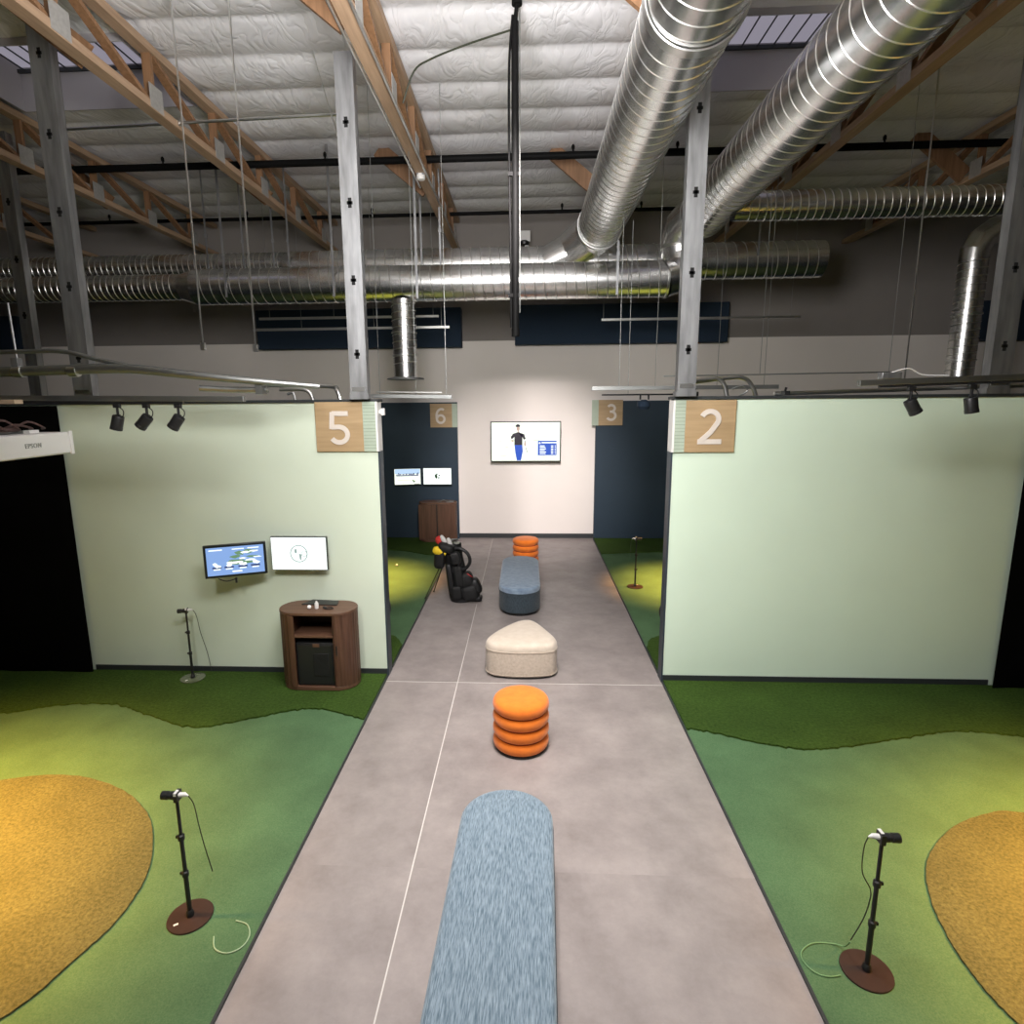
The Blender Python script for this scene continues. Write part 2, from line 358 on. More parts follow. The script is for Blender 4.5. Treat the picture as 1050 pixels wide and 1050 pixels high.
for k, (a, b, c, d) in enumerate(SKY):
    t = thing('skylight', ('translucent skylight panel with wire bars seen past the truss near the photo\'s upper left corner',
                           'translucent skylight panel with wire bars seen between the two big round ducts')[k], 'skylight', ((a+b)/2, (c+d)/2, ZC-0.12))
    hx, hy = (b-a)/2, (d-c)/2
    q = MB(); q.box(-hx-.02, hy, 0.0, hx+.02, hy+.02, .55).box(-hx-.02, -hy-.02, 0.0, hx+.02, -hy, .55).box(-hx-.02, -hy, 0.0, -hx, hy, .55).box(hx, -hy, 0.0, hx+.02, hy, .55)
    q.build('well', m_well, t, smooth=False)
    MB().box(-hx, -hy, .50, hx, hy, .52).build('panel', m_sky, t, smooth=False)
    q = MB()
    for i in range(12): x = -hx + (i+0.5)*2*hx/12; q.box(x-.006, -hy, .44, x+.006, hy, .455)
    q.box(-hx, hy-.05, .42, hx, hy-.02, .46); q.build('bars', m_base, t, smooth=False)

# ------------------------------------------------------------------ turf
def turf(name, poly, z0, z1, m, label, cat='artificial turf', jit=0):
    pts = [(p[0]+random.uniform(-jit, jit), p[1]+random.uniform(-jit, jit)) for p in poly]
    return tag(MB().prism(pts, z0, z1).build(name, m, smooth=False), label, cat)
TL, TR = XL-0.017, XR+0.017
turf('putting_turf', [(-9.5, -2), (TL, -2), (TL, Y5-.013), (-9.5, Y5-.013)], 0.001, 0.012, m_putt, 'short green putting turf in the near bay with the walnut cabinet')
turf('putting_turf', [(TR, -2), (9.5, -2), (9.5, Y2-.013), (TR, Y2-.013)], 0.001, 0.012, m_putt, 'short green putting turf in the near bay before the bare pale wall')
turf('putting_turf', [(-9.5, Y5+.21), (TL, Y5+.21), (TL, 12.97), (-9.5, 12.97)], 0.001, 0.012, m_putt, 'green putting turf in the far bay holding the white golf ball')
turf('putting_turf', [(TR, Y2+.21), (9.5, Y2+.21), (9.5, 12.97), (TR, 12.97)], 0.001, 0.012, m_putt, 'green putting turf in the far bay with the distant camera stand')
def fringe(pts, ywall, xs_, label, y_other=None):
    cur = smoothpts([(x, y, 0) for x, y in pts], 14)
    poly = [(p.x, p.y + 0.03*mnoise.noise(Vector((p.x*30, 2, 0))) + 0.012*mnoise.noise(Vector((p.x*14, p.y*3, 0)))+random.uniform(-.004, .004)) for p in cur]
    poly += [(pts[-1][0], ywall), (pts[0][0], ywall)]
    return turf('fringe_turf', poly, 0.0125, 0.03, m_fringe, label)
fringe([(-9.4, 5.1), (-7.5, 5.3), (-6.2, 5.05), (-5.2, 5.2), (-4.72, 5.39), (-4.18, 5.43), (-3.7, 5.24), (-3.1, 5.03), (-2.63, 5.21), (-2.3, 5.37), (-2.0, 5.40), (TL-.002, 5.22)], Y5-.014, 0, 'darker long-pile turf strip under the walnut cabinet and wall televisions')
fringe([(TR+.002, 5.17), (1.69, 5.11), (2.06, 4.95), (2.45, 4.87), (2.9, 4.95), (3.49, 5.12), (3.93, 5.21), (4.44, 5.14), (5.4, 4.9), (7, 5.2), (9.4, 5.0)], Y2-.014, 0, 'darker long-pile turf strip along the foot of the bare pale wall')
fringe([(-9.4, 11.7), (-4, 11.9), (-2.9, 11.85), (-2.4, 11.75), (-1.9, 11.47), (TL-.002, 11.6)], 12.965, 0, 'darker far turf strip before the closed dark cabinet')
fringe([(TR+.002, 11.6), (2.7, 11.78), (4.5, 11.7), (9.4, 11.8)], 12.965, 0, 'darker far turf strip at the empty navy wall')
fringe([(-9.4, 7.3), (-3, 7.5), (-1.85, 7.36), (TL-.002, 7.02)], Y5+.212, 0, 'small darker turf corner behind the television wall\'s end')
fringe([(TR+.002, 7.05), (1.75, 7.4), (3, 7.5), (9.4, 7.3)], Y2+.212, 0, 'small darker turf corner behind the bare pale wall\'s end')
def sand(pts, label):
    cur = smoothpts([(x, y, 0) for x, y in pts], 10, True)
    turf('sand_turf', [(p.x, p.y) for p in cur], 0.0125, 0.024, m_sand, label, jit=0.003)
sand([(-4.25, 4.18), (-3.75, 4.27), (-3.23, 4.13), (-2.82, 3.86), (-2.59, 3.57), (-2.44, 3.27), (-2.40, 2.94), (-2.46, 2.68), (-2.6, 2.33), (-3.1, 1.85), (-3.9, 1.6), (-4.8, 1.8), (-5.4, 2.5), (-5.4, 3.3), (-4.9, 3.9)],
     'round tan sand-coloured turf patch at the photo\'s lower left edge')
sand([(3.62, 4.1), (3.32, 4.07), (2.98, 3.91), (2.66, 3.64), (2.47, 3.35), (2.37, 3.04), (2.34, 2.77), (2.37, 2.55), (2.5, 2.2), (2.9, 1.7), (3.8, 1.4), (4.9, 1.7), (5.4, 2.5), (5.3, 3.3), (4.7, 3.9)],
     'round tan sand-coloured turf patch at the photo\'s lower right edge')

# ------------------------------------------------------------------ black side curtains
def curtain(x0, x1, y, z0, z1, label):
    n = 120; front = []; 
    for i in range(n+1):
        x = x0+(x1-x0)*i/n; front.append((x, y + 0.006*math.sin(x*9) + 0.003*math.sin(x*23)))
    back = [(x, yy+0.012) for x, yy in reversed(front)]
    tag(MB().prism(front+back, z0, z1).build('side_curtain', m_black), label, 'curtain')
curtain(-9.4, -4.89, 6.12, 0.031, 2.99, 'black curtain behind the white projector, beside the television wall')
curtain(4.83, 9.4, 6.06, 0.031, 2.99, 'black curtain at the outer end of the bare pale wall')

# ------------------------------------------------------------------ trusses
TX = [-9.1, -6.5, -3.95, -1.43, 1.14, 3.78, 6.33, 8.95]
names_t = ['outermost wooden roof truss at the photo\'s left, mostly outside the frame',
 'wooden roof truss crossing behind the outer left steel stud',
 'long wooden truss with pale bottom chord, slanting from the photo\'s upper left corner',
 'wooden roof truss with two shiny conduits, above the 5 sign\'s stud',
 'wooden roof truss hidden above the big round duct nearest the black pole',
 'wooden roof truss slanting to the upper right corner beside the outer duct',
 'dim wooden roof truss beyond the right duct, above the vertical round drop',
 'dim wooden roof truss farthest to the right of all']
def make_truss():
    t = thing('roof_truss', names_t[0], 'roof truss', (TX[0], 0, 0), group='wooden roof trusses')
    MB().box(-.07, 1.2, 6.02, .07, YB-.01, 6.10).build('bottom_chord', m_timber, t, smooth=False, bevel=.004)
    MB().box(-.065, 1.2, 6.58, .065, YB-.01, 6.665).build('top_chord', m_timber, t, smooth=False, bevel=.004)
    PYs = [1.5+1.33*k for k in range(9)]
    for k, y in enumerate(PYs):
        MB().box(-.045, y-.022, 6.09, .045, y+.022, 6.59).build('web_post', m_timber_d, t, smooth=False)
        if k+1 < len(PYs):
            MB().beam((0, y+.05, 6.58), (0, PYs[k+1]-.05, 6.09), .09, .045).build('web_brace', m_timber_d, t, smooth=False)
        MB().box(-.074, y-.13, 6.03, -.069, y+.10, 6.26).build('gusset_plate', m_plate, t, smooth=False); MB().box(.069, y-.13, 6.03, .074, y+.10, 6.26).build('gusset_plate', m_plate, t, smooth=False)
    return t
tr = make_truss()
for x, l in zip(TX[1:], names_t[1:]): dup(tr, (x, 0, 0), l)
# knee braces from each truss's bottom chord up to the ceiling
kb_near = MB().beam((-.06, 0, 6.12), (-.78, 0, 6.70), .05, .225, (0, 1, 0)).build('knee_brace', m_timber_d, smooth=False)
tag(kb_near, 'x', 'timber brace', 'slanting knee braces'); kb_near.location = (TX[1]-.02, 6.0, 0)
kbs = [(TX[1], 5.75, 'brown slanting timber brace at the truss in the top left corner'),
       (TX[2], 5.95, 'brown slanting timber brace meeting the pale truss chord above the left steel stud'),
       (TX[3], 5.6, 'wide brown slanting brace above the middle steel stud, near the top edge of the photo'),
       (TX[4], 5.6, 'brown slanting brace sticking out beside the big duct at the top of the photo'),
       (TX[5], 5.75, 'dark brown slanting brace between the two big ducts and the right truss'),
       (TX[3], 9.7, 'brown slanting brace right of the middle steel stud, below the black pipe'),
       (TX[4], 9.9, 'small brown slanting brace left of the big duct, just below the first black pipe'),
       (TX[2], 9.9, 'small brown slanting brace on the left truss behind the black sprinkler pipe'),
       (TX[5], 9.9, 'dim slanting brace on the right truss above the branch duct'),
       (TX[1], 9.9, 'dim slanting brace high at the left behind the outer steel stud'),
       (TX[6], 9.7, 'dim slanting brace high at the right above the long branch duct')]
for k, (x, y, l) in enumerate(kbs):
    o = kb_near if k == 0 else kb_near.copy()
    if k: C.objects.link(o)
    o.location = (x, y, 0); o['label'] = l.replace(', above the wall clock height of the middle stud', ', right of the middle steel stud')
# conduits under the middle truss, with the round lamp at their end
tag(MB().tube([(TX[3]-.085, 2, 6.0), (TX[3]-.085, 9.2, 6.0)], .014, 8).build('conduit_pipe', m_conduit), 'shiny conduit along the outer edge of the middle truss chord', 'conduit')
tag(MB().tube([(TX[3]+.085, 2, 6.0), (TX[3]+.085, 12.6, 6.0)], .014, 8).build('conduit_pipe', m_conduit), 'shiny conduit along the inner edge of the middle truss chord, ending by the back wall', 'conduit')
t = thing('ceiling_sensor', 'small white round sensor under the middle truss chord', 'sensor', (TX[3], 8.75, 6.0))
MB().lathe([(.02, -.06), (.055, -.05), (.06, -.02), (.055, .018)], n=16).build('dome', m_white, t)
MB().box(-.05, -.05, .0, .05, .05, .02).build('mounting_box', m_stud, t)

# ------------------------------------------------------------------ sprinkler pipes
def pipe_run(y, z, r, label):
    t = thing('sprinkler_pipe', label, 'pipe', (0, y, z), group=None)
    MB().tube([(-13.9, 0, 0), (13.9, 0, 0)], r, 12).build('pipe', m_blackp, t)
    for x in (-8, -5.3, -2.9, .65, 2.1, 4.9, 8):
        MB().tube([(x, 0, r*.5), (x, 0, .08)], .014, 8).lathe([(.024, .08), (.024, .12), (.01, .14)], (x, 0, 0), 8).build('sprinkler_head', m_blackp, t)
pipe_run(9.30, 6.40, .05, 'thick black sprinkler pipe crossing the whole ceiling, the nearer of two')
pipe_run(12.0, 6.44, .034, 'thin black sprinkler pipe crossing the ceiling just before the back wall')
t = thing('drop_pole', 'tall black pole hanging from the ceiling in the middle of the photo', 'pole', (-.115, 6.5, 0))
MB().tube([(0, 0, 3.66), (0, 0, 6.56)], .036, 12).lathe([(.042, 3.66), (.042, 3.74)], n=12).build('pole_tube', m_blackp, t)
MB().tube([(0.0, 0, 6.5), (0.01, 0, 6.62), (.02, 0, 6.72)], .02, 10).lathe([(.05, 6.70), (.05, 6.74)], (.02, 0, 0), 12).build('ceiling_mount', m_blackp, t)
MB().tube(smoothpts([(-.02, -.03, 6.6), (-.055, -.01, 6.2), (-.06, 0, 5.5), (-.05, 0, 4.6), (-.045, 0, 3.75)], 5),   .012, 6).build('cable', m_blackp, t)
for zz in (4.05, 5.2): MB().box(-.072, -.025, zz, .04, .025, zz+.035).build('clamp', m_hole, t)
MB().tube([(.045, 0.02, 3.9), (.045, 0.02, 6.68)], .006, 8).build('thin_conduit', m_rail, t)
tag(MB().tube(smoothpts([(-1.35, 7.2, 6.2), (-1.2, 7.1, 6.46), (-1.0, 7.0, 6.52), (-.6, 6.8, 6.54), (-.16, 6.52, 6.5)], 5), .01, 6).build('black_cable', m_cable_k),
    'black cable from the middle truss to the black drop pole', 'cable')

# ------------------------------------------------------------------ ducts
def spiral(path0, path1, r, pitch=.155, seg=40, ridge=.004, rw=.014):
    """spiral-seam duct from a to b: returns a builder whose surface carries the raised helical seam"""
    a, b = Vector(path0), Vector(path1); d = (b-a).normalized(); Ln = (b-a).length
    A = Vector((0, 0, 1)) if abs(d.z) < .9 else Vector((1, 0, 0)); A = (A - d*A.dot(d)).normalized(); B = d.cross(A)
    turns = int(Ln/pitch) - 1; total = turns*seg
    prof = [(0, 0), (pitch-rw, 0), (pitch-rw*.7, ridge), (pitch-rw*.3, ridge), (pitch, 0)]
    m = MB(); vs = []; fs = []; mats = []
    off0 = (Ln - (turns+1)*pitch)/2
    for i in range(total+1):
        th = 2*PI*i/seg; base = off0 + pitch*i/seg
        for dz, dr in prof:
            vs.append(a + d*(base+dz) + (A*math.cos(th) + B*math.sin(th))*(r+dr))
    k = len(prof)
    for i in range(total):
        for j in range(k-1): fs.append((i*k+j, (i+1)*k+j, (i+1)*k+j+1, i*k+j+1)); mats.append(0 if j == 0 else 1)
    o = len(m.v); m.v += [tuple(v) for v in vs]; m.f += fs; m.mi += mats
    for s0, s1 in ((0, off0+pitch), (Ln-off0-pitch, Ln)):   # plain cuffs close both ragged ends
        m.m = 0; m.tube([a+d*s0, a+d*s1], r-.001, seg, caps=False)
    return m
def collar(c, d, r, w=.05, n=40):
    c = Vector(c); d = Vector(d).normalized(); return MB().tube([c-d*w/2, c-d*w/2*.99, c+d*w/2*.99, c+d*w/2], [r, r+.012, r+.012, r], n, False)
def gore(pts, r, n=36): return MB().tube(pts, r, n, False)
def duct_build(mb, name, parent, mats=None, angle=30): return mb.build(name, mats or [m_duct, m_seam], parent, angle=angle)
DA, DB = 1.11, 2.50
t = thing('round_duct', 'large shiny spiral duct running to the back wall, the one nearer the black pole', 'duct', (DA, 6, 5.6))
duct_build(spiral((0, -6, 0), (0, 3.85, 0), .33, .16, 48), 'duct_body', t)
duct_build(gore([(0, 3.8, 0), (0, 4.0, 0), (-.10, 4.18, -.05), (-.26, 4.30, -.16), (-.45, 4.38, -.28), (-.80, 4.42, -.42)], [.335, .335, .33, .32, .30, .27]), 'elbow', t, m_duct, 12)
for yy in (-1.45, 3.8): duct_build(collar((0, yy, 0), (0, 1, 0), .337, .09, 48), 'coupling', t, m_seam)
t = thing('round_duct', 'large shiny spiral duct, the outer one slanting to the upper right corner', 'duct', (DB, 6, 5.6))
duct_build(spiral((0.03, -6, 0), (0, 3.3, 0), .325, .16, 48), 'duct_body', t)
duct_build(gore([(0, 3.25, 0), (-.06, 3.45, -.02), (-.16, 3.64, -.10), (-.20, 3.76, -.26), (-.18, 3.78, -.44), (-.16, 3.75, -.62), (-.26, 3.72, -.76), (-.42, 3.70, -.80)], [.325, .325, .31, .29, .28, .275, .27, .27]), 'elbow', t, m_duct, 12)
duct_build(collar((0, 3.27, 0), (0, 1, 0), .327, .05, 48), 'coupling', t, m_seam)
duct_build(collar((-.19, 3.77, -.35), (0, 0, 1), .285, .04), 'coupling', t, m_seam)
# headers
t = thing('header_duct', 'front horizontal spiral duct crossing behind the black pole, stepping thinner at the left', 'duct', (0, 9.72, 4.80))
duct_build(spiral((-5.2, 0, 0), (2.10, 0, 0), .265, .155), 'duct_body', t)
duct_build(spiral((-13.8, 0, .01), (-5.4, 0, .01), .195, .10, 32), 'thin_section', t)
duct_build(MB().tube([(-5.42, 0, .01), (-5.18, 0, 0)], [.195, .265], 36, False), 'reducer', t, m_duct)
duct_build(collar((2.1, 0, 0), (1, 0, 0), .267, .03), 'coupling', t, m_seam)
t = thing('header_duct', 'rear horizontal spiral duct whose open end stops right of the steel stud', 'duct', (0, 10.45, 5.19))
duct_build(spiral((-3.9, 0, 0), (4.70, 0, 0), .28, .155), 'duct_body', t)
duct_build(spiral((-13.8, 0, .06), (-4.0, 0, .06), .21, .10, 32), 'thin_section', t)
duct_build(MB().tube([(-4.05, 0, .06), (-3.85, 0, 0)], [.21, .28], 36, False), 'reducer', t, m_duct)
duct_build(MB().tube([(4.69, 0, 0), (4.70, 0, 0)], .278, 36, True), 'end_cap', t, m_duct)
t = thing('branch_duct', 'long dim horizontal spiral duct leaving the outer duct toward the right wall', 'duct', (0, 8.35, 5.40))
duct_build(spiral((DB+.12, 0, 0), (13.8, 0, 0), .175, .10, 32), 'duct_body', t)
def drop(x, y, z0, z1, r, label, cap, elbow=None):
    t = thing('drop_duct', label, 'duct', (x, y, 0))
    duct_build(spiral((0, 0, z0), (0, 0, z1), r, .11, 32), 'duct_body', t)
    if cap: duct_build(MB().lathe([(r, z0+.02), (r+.10, z0), (r+.11, z0-.02), (r, z0-.025)], n=32).tube([(0, 0, z0-.03), (0, 0, z0-.028)], r*.9, 24), 'diffuser', t, m_stud)
    for zz in (z0+.35, (z0+z1)/2+.1): duct_build(collar((0, 0, zz), (0, 0, 1), r+.002, .02, 32), 'coupling', t, m_seam)
    if elbow: duct_build(elbow, 'elbow', t, m_duct, 12)
drop(-1.92, 9.72, 3.37, 4.56, .185, 'short vertical duct dropping to a flat round diffuser above the 6 sign', True)
drop(6.62, 9.8, 3.2, 5.05, .185, 'tall vertical duct at the right, bending away at its top', False,
     gore([(0, 0, 5.0), (0, 0, 5.12), (.08, 0, 5.28), (.24, 0, 5.40), (.5, 0, 5.46), (3.0, 0, 5.75)], .19, 32))
# duct hanger straps
def strap(x, y, z0, w, label, zt=6.76):
    tag(MB().box(x-w/2, y-.002, z0, x+w/2, y+.002, zt).box(x-w/2-.008, y-.01, z0+.55, x+w/2+.008, y+.006, z0+.60).build('duct_strap', m_stud, smooth=False), label, 'hanger strap', 'straps holding the horizontal ducts')
for x, z0, l in ((-4.594, 4.60, 'metal strap on the front duct between the two long thin rods'), (-2.918, 4.58, 'metal strap on the front duct close left of the middle steel stud'),
                 (-1.649, 4.54, 'metal strap on the front duct just above the short diffuser drop'), (1.338, 4.54, 'metal strap on the front duct between the two big ducts')):
    strap(x, 9.45, z0, .035, l, 5.3 if x > 1 else 6.70)
for x, z0, l in ((-5.2, 5.1, 'metal strap on the rear duct far left, above the long rod'), (-4.6, 5.0, 'metal strap on the rear duct left of the second long rod'), (-4.1, 5.0, 'thin strap on the rear duct right of the second long rod'),
                 (-3.85, 5.0, 'thinnest strap on the rear duct between the left truss end and the stud'), (-1.686, 5.1, 'metal strap on the rear duct by the middle truss, left of its pair'), (-1.382, 5.1, 'metal strap on the rear duct below the end of the middle truss'),
                 (3.61, 5.2, 'short strap on the rear duct\'s open-ended right section')):
    strap(x, 10.16, z0, .028, l)

# ------------------------------------------------------------------ steel studs
def stud(x, y, w, z0, z1, label, lean=0, dark=False):
    t = thing('steel_stud', label, 'steel stud', (x, y, 0))
    q = MB(); q.box(-w/2, -.002, z0, w/2, .002, z1).box(-w/2, 0, z0, -w/2+.004, .11, z1).box(w/2-.004, 0, z0, w/2, .11, z1)
    q.box(-w/2, .106, z0, -w/2+.03, .11, z1).box(w/2-.03, .106, z0, w/2, .11, z1)
    ch = q.build('channel', m_stud, t, smooth=False)
    z = z0 + .42
    while z < z1-.1:
        MB().box(-.017, -.004, z-.045, .017, -.001, z+.045).box(-.028, -.004, z-.014, .028, -.001, z+.014).build('punched_hole', m_hole, ch, smooth=False)
        z += .70
    MB().box(-w/2-.01, -.004, z0-.02, w/2+.01, .12, z0+.03).build('base_track', m_stud, t, smooth=False)
    for zz in (z0+.06,): MB().box(-w/2+.02, -.006, zz, w/2-.02, -.003, zz+.04).build('clip', m_seam, t, smooth=False)
stud(-1.685, 6.1, .175, 3.05, 6.16, 'bright steel stud rising beside the number 5 sign to the truss')
stud(1.550, 6.05, .175, 3.05, 5.98, 'bright steel stud rising from the wall marked 2, in front of the ducts')
stud(-4.60, 6.15, .20, 3.05, 6.6, 'steel stud rising above the black curtain and three spotlights, left')
stud(4.50, 6.1, .20, 3.05, 6.3, 'steel stud at the right edge of the photo above the rail')
stud(-6.65, 8.0, .16, 3.05, 6.4, 'dim steel stud farther back at the left edge of the photo')

# ------------------------------------------------------------------ navy acoustic baffles on the back wall
for x0, x1, z0, z1, l in ((-5.65, -1.35, 4.11, 4.90, 'long navy acoustic box on the back wall behind the middle stud'), (-.24, 4.06, 4.14, 4.92, 'long navy acoustic box on the back wall between the black pole and the right stud'),
                          (-13.5, -10.85, 4.18, 4.87, 'navy acoustic box at the far left of the back wall'), (8.95, 13.2, 4.1, 4.86, 'navy acoustic box at the far right, behind the vertical duct')):
    tag(MB().box(x0, 12.82, z0, x1, YB-.003, z1).build('acoustic_box', m_navyfab, bevel=.012), l, 'acoustic panel')
t = thing('wall_sensor', 'small white box with a black dome high on the back wall beside the black pole', 'sensor', (-.05, 12.62, 6.02))
MB().box(-.10, -.02, .06, .12, .03, .26).build('box', m_white, t, bevel=.006)
MB().lathe([(.02, -.04), (.09, 0), (.10, .05), (.06, .08)], n=18).build('dome', m_blackm, t)
MB().lathe([(.0, -.05), (.04, -.045), (.04, -.03)], (.05, -.05, 0), 12).tube([(.05, 0, -.03), (.26, 0, -.035)], .006, 6).tube([(0, .02, .2), (0, .47, .2)], .03, 8).build('arm', m_white, t)

# ------------------------------------------------------------------ rods, rails and conduits above the bays
def rod(x, y, z0, z1, r, label, m=None, foot=False):
    r = r if r > .006 else .0036; z1 = 6.76 if z1 > 6.6 else z1
    q = MB().tube([(x, y, z0), (x, y, z1)], r, 6)
    if foot: q.box(x-.02, y-.02, z0-.02, x+.02, y+.02, z0+.05)
    tag(q.build('hanger_rod', m or m_conduit), label, 'rod', 'thin rods hanging from the ceiling')
rod(-3.25, 6.1, 3.55, 6.68, .0095, 'long thin rod hanging left of the navy box, its lower end free', foot=True)
rod(-2.72, 6.12, 3.53, 6.68, .0095, 'long thin rod hanging down over the navy box\'s left edge', foot=True)
rod(4.66, 7.85, 3.18, 6.66, .010, 'long pale rod dropping to the rail that holds two spotlights')
for x, y, z0, z1, l in ((-1.05, 8.0, 3.08, 6.70, 'thin dark wire down to the rail above the 6 sign'), (-1.93, 8.0, 3.10, 6.70, 'thin wire just right of the middle steel stud'),
                    (1.19, 8.0, 3.16, 5.28, 'thin wire down to the dark rail left of the right steel stud'), (1.65, 8.0, 3.16, 6.70, 'thin wire close left of the stud on wall 2'),
                    (2.43, 8.0, 3.16, 5.29, 'thin wire right of the stud on wall 2, crossing the navy box end'), (3.02, 8.0, 3.16, 6.70, 'thin wire down to the rail end right of the bent conduits'),
                    (4.15, 7.3, 3.28, 6.70, 'thin wire crossing the open end of the rear duct'), (2.7, 7.3, 3.28, 5.29, 'thin short wire left of the duct\'s open end'),
                    (-1.45, 8.0, 3.08, 6.70, 'thin wire beside the diffuser drop, on its 6 sign side')):
    rod(x, y, z0, z1, .005, l, m_rail)
def rail(a, b, w, h, label, m=None, parts=None):
    o = MB().beam(a, b, w, h, (0, 1, 0)).build('strut_rail', m or m_rail, smooth=False, bevel=.003); tag(o, label, 'rail')
    for k in (parts or ()):
        x = a[0] + (b[0]-a[0])*k[0]; z = a[2] + (b[2]-a[2])*k[0]
        MB().tube([(x, a[1], z), (x, a[1], k[1])], .0038, 6).build('hanger', m_rail, o)
    return o
rail((-5.0, 11.5, 4.55), (-1.62, 11.5, 4.55), .04, .042, 'upper thin metal rail in front of the left navy box', m_conduit, ((.06, 6.77), (.42, 6.77), (.97, 6.77)))
rail((-5.04, 11.3, 4.33), (-1.40, 11.3, 4.33), .04, .042, 'lower thin metal rail in front of the left navy box', m_conduit, ((.25, 6.77), (.62, 6.77), (.96, 6.77)))
rail((1.36, 11.5, 4.44), (4.9, 11.5, 4.44), .04, .042, 'thin metal rail in front of the navy box right of the black pole', m_conduit, ((.01, 6.77), (.4, 6.77), (.95, 6.77)))
rail((.84, 8.0, 3.15), (3.2, 8.0, 3.15), .05, .05, 'dark metal rail passing behind the foot of the stud on wall 2')
rail((1.6, 7.3, 3.27), (4.2, 7.3, 3.29), .014, .014, 'thin dark rod running level above the bent conduits')
rail((-2.05, 8.0, 3.08), (-.98, 8.0, 3.06), .05, .05, 'metal rail along the top of the opening marked 6')
rail((-1.97, 7.95, 3.13), (-1.1, 7.95, 3.115), .02, .02, 'thin conduit lying on the rail at the 6 opening', m_conduit)
tag(MB().tube([(-5.35, 7.2, 6.05), (-2.3, 7.2, 6.11), (-2.05, 7.2, 6.11), (-1.9, 7.1, 6.16), (-1.8, 7.0, 6.3)], .017, 8).box(-3.9, 7.18, 6.05, -3.86, 7.22, 6.12).build('conduit_pipe', m_conduit), 'level grey conduit crossing between the left and middle trusses', 'conduit')
tag(MB().beam((-2.32, 7.2, 6.75), (-2.05, 7.19, 5.75), .035, .004, (0, 1, 0)).beam((-1.98, 7.2, 6.75), (-2.05, 7.19, 5.75), .03, .004, (0, 1, 0)).build('bracket_strap', m_conduit, smooth=False), 'V-shaped metal bracket strap left of the middle steel stud', 'bracket')

def track(x0, z0, x1, z1, y, bx0, bx1, label, extra=False):
    t = thing('track_rail', label, 'light rail', ((x0+x1)/2, y, 0))
    cx = (x0+x1)/2
    MB().beam((x0-cx, 0, z0), (x1-cx, 0, z1), .05, .045, (0, 1, 0)).build('rail', m_rail, t, smooth=False, bevel=.003)
    s = (z1-z0)/(x1-x0); f = lambda x: z0 + s*(x-x0)
    MB().beam((bx0-cx, 0, f(bx0)-.033), (bx1-cx, 0, f(bx1)-.033), .035, .02, (0, 1, 0)).build('track', m_blackm, t, smooth=False)
    if extra:
        MB().box(2.78-cx, -.03, f(2.8)+.025, 2.93-cx, .04, f(2.8)+.075).build('junction_box', m_stud, t, bevel=.004)
        MB().tube(smoothpts([(2.85-cx, -.02, f(2.9)+.07), (2.98-cx, -.02, f(2.9)+.10), (3.1-cx, 0, f(3)+.05), (3.3-cx, 0, f(3.2)+.035)], 5), .005, 6).build('wire', m_white, t)
    return f
fL = track(-7.5, 3.10, -2.35, 3.035, 5.0, -7.5, -2.88, 'grey light rail with black track above the projector side, holding three spotlights')
fR = track(2.62, 3.115, 6.5, 3.23, 5.0, 2.78, 6.5, 'grey light rail with black track in front of wall 2, holding two spotlights', True)
def spotlight(x, y, ztop, ang, label, yaw=0):
    t = thing('track_spotlight', label, 'spotlight', (x, y, ztop), yaw)
    MB().box(-.028, -.016, -.035, .028, .016, 0).build('adapter', m_blackm, t, bevel=.003)
    MB().tube([(0, 0, -.03), (0, 0, -.10)], .011, 8).box(-.018, -.008, -.125, .018, .008, -.09).build('stem', m_blackm, t)
    R = Matrix.Rotation(ang, 4, 'Y'); c = Vector((0, 0, -.115))
    q = MB(); pr = [(.0005, .012), (.044, .012), (.047, .005), (.047, -.082), (.049, -.084), (.049, -.108), (.042, -.108), (.040, -.09), (.0005, -.09)]
    q.lathe(pr, n=20); q.v = [tuple(R @ Vector(v) + c) for v in q.v]; q.build('head', m_blackm, t)
    MB().tube(smoothpts([(.02, 0, -.03), (.05, 0, -.06), (.045, 0, -.10), (.015, 0, -.12)], 4), .0045, 6).build('cord', m_blackm, t)
spotlight(-3.46, 5.0, fL(-3.46)-.043, .30, 'black spotlight nearest the projector of three on the rail before wall 5')
spotlight(-3.205, 5.0, fL(-3.2)-.043, .75, 'middle black spotlight of the three on the rail before wall 5')
spotlight(-2.93, 5.0, fL(-2.93)-.043, .65, 'black spotlight nearest the 5 sign of three on the rail')
spotlight(3.03, 5.0, fR(3.03)-.043, -.55, 'black spotlight on the rail before wall 2, nearer the 2 sign')
spotlight(3.49, 5.0, fR(3.49)-.043, -.2, 'black spotlight on the rail before wall 2, nearer the right curtain')
rail((1.02, 8.4, 3.07), (2.2, 8.4, 3.07), .03, .02, 'short black light track above the opening marked 3', m_blackm, ((.3, 5.28), (.97, 5.28)))
t = thing('track_spotlight', 'dim spotlight hanging in the opening beside the 3 sign', 'spotlight', (1.62, 8.4, 3.063))
MB().box(-.09, -.012, -.06, -.07, .012, 0).box(.02, -.012, -.06, .04, .012, 0).build('adapter', m_blackm, t)
MB().lathe([(.03, -.06), (.085, -.09), (.09, -.15), (.06, -.19), (.001, -.195)], (-.03, 0, 0), 18).build('head', m_navyfab, t)

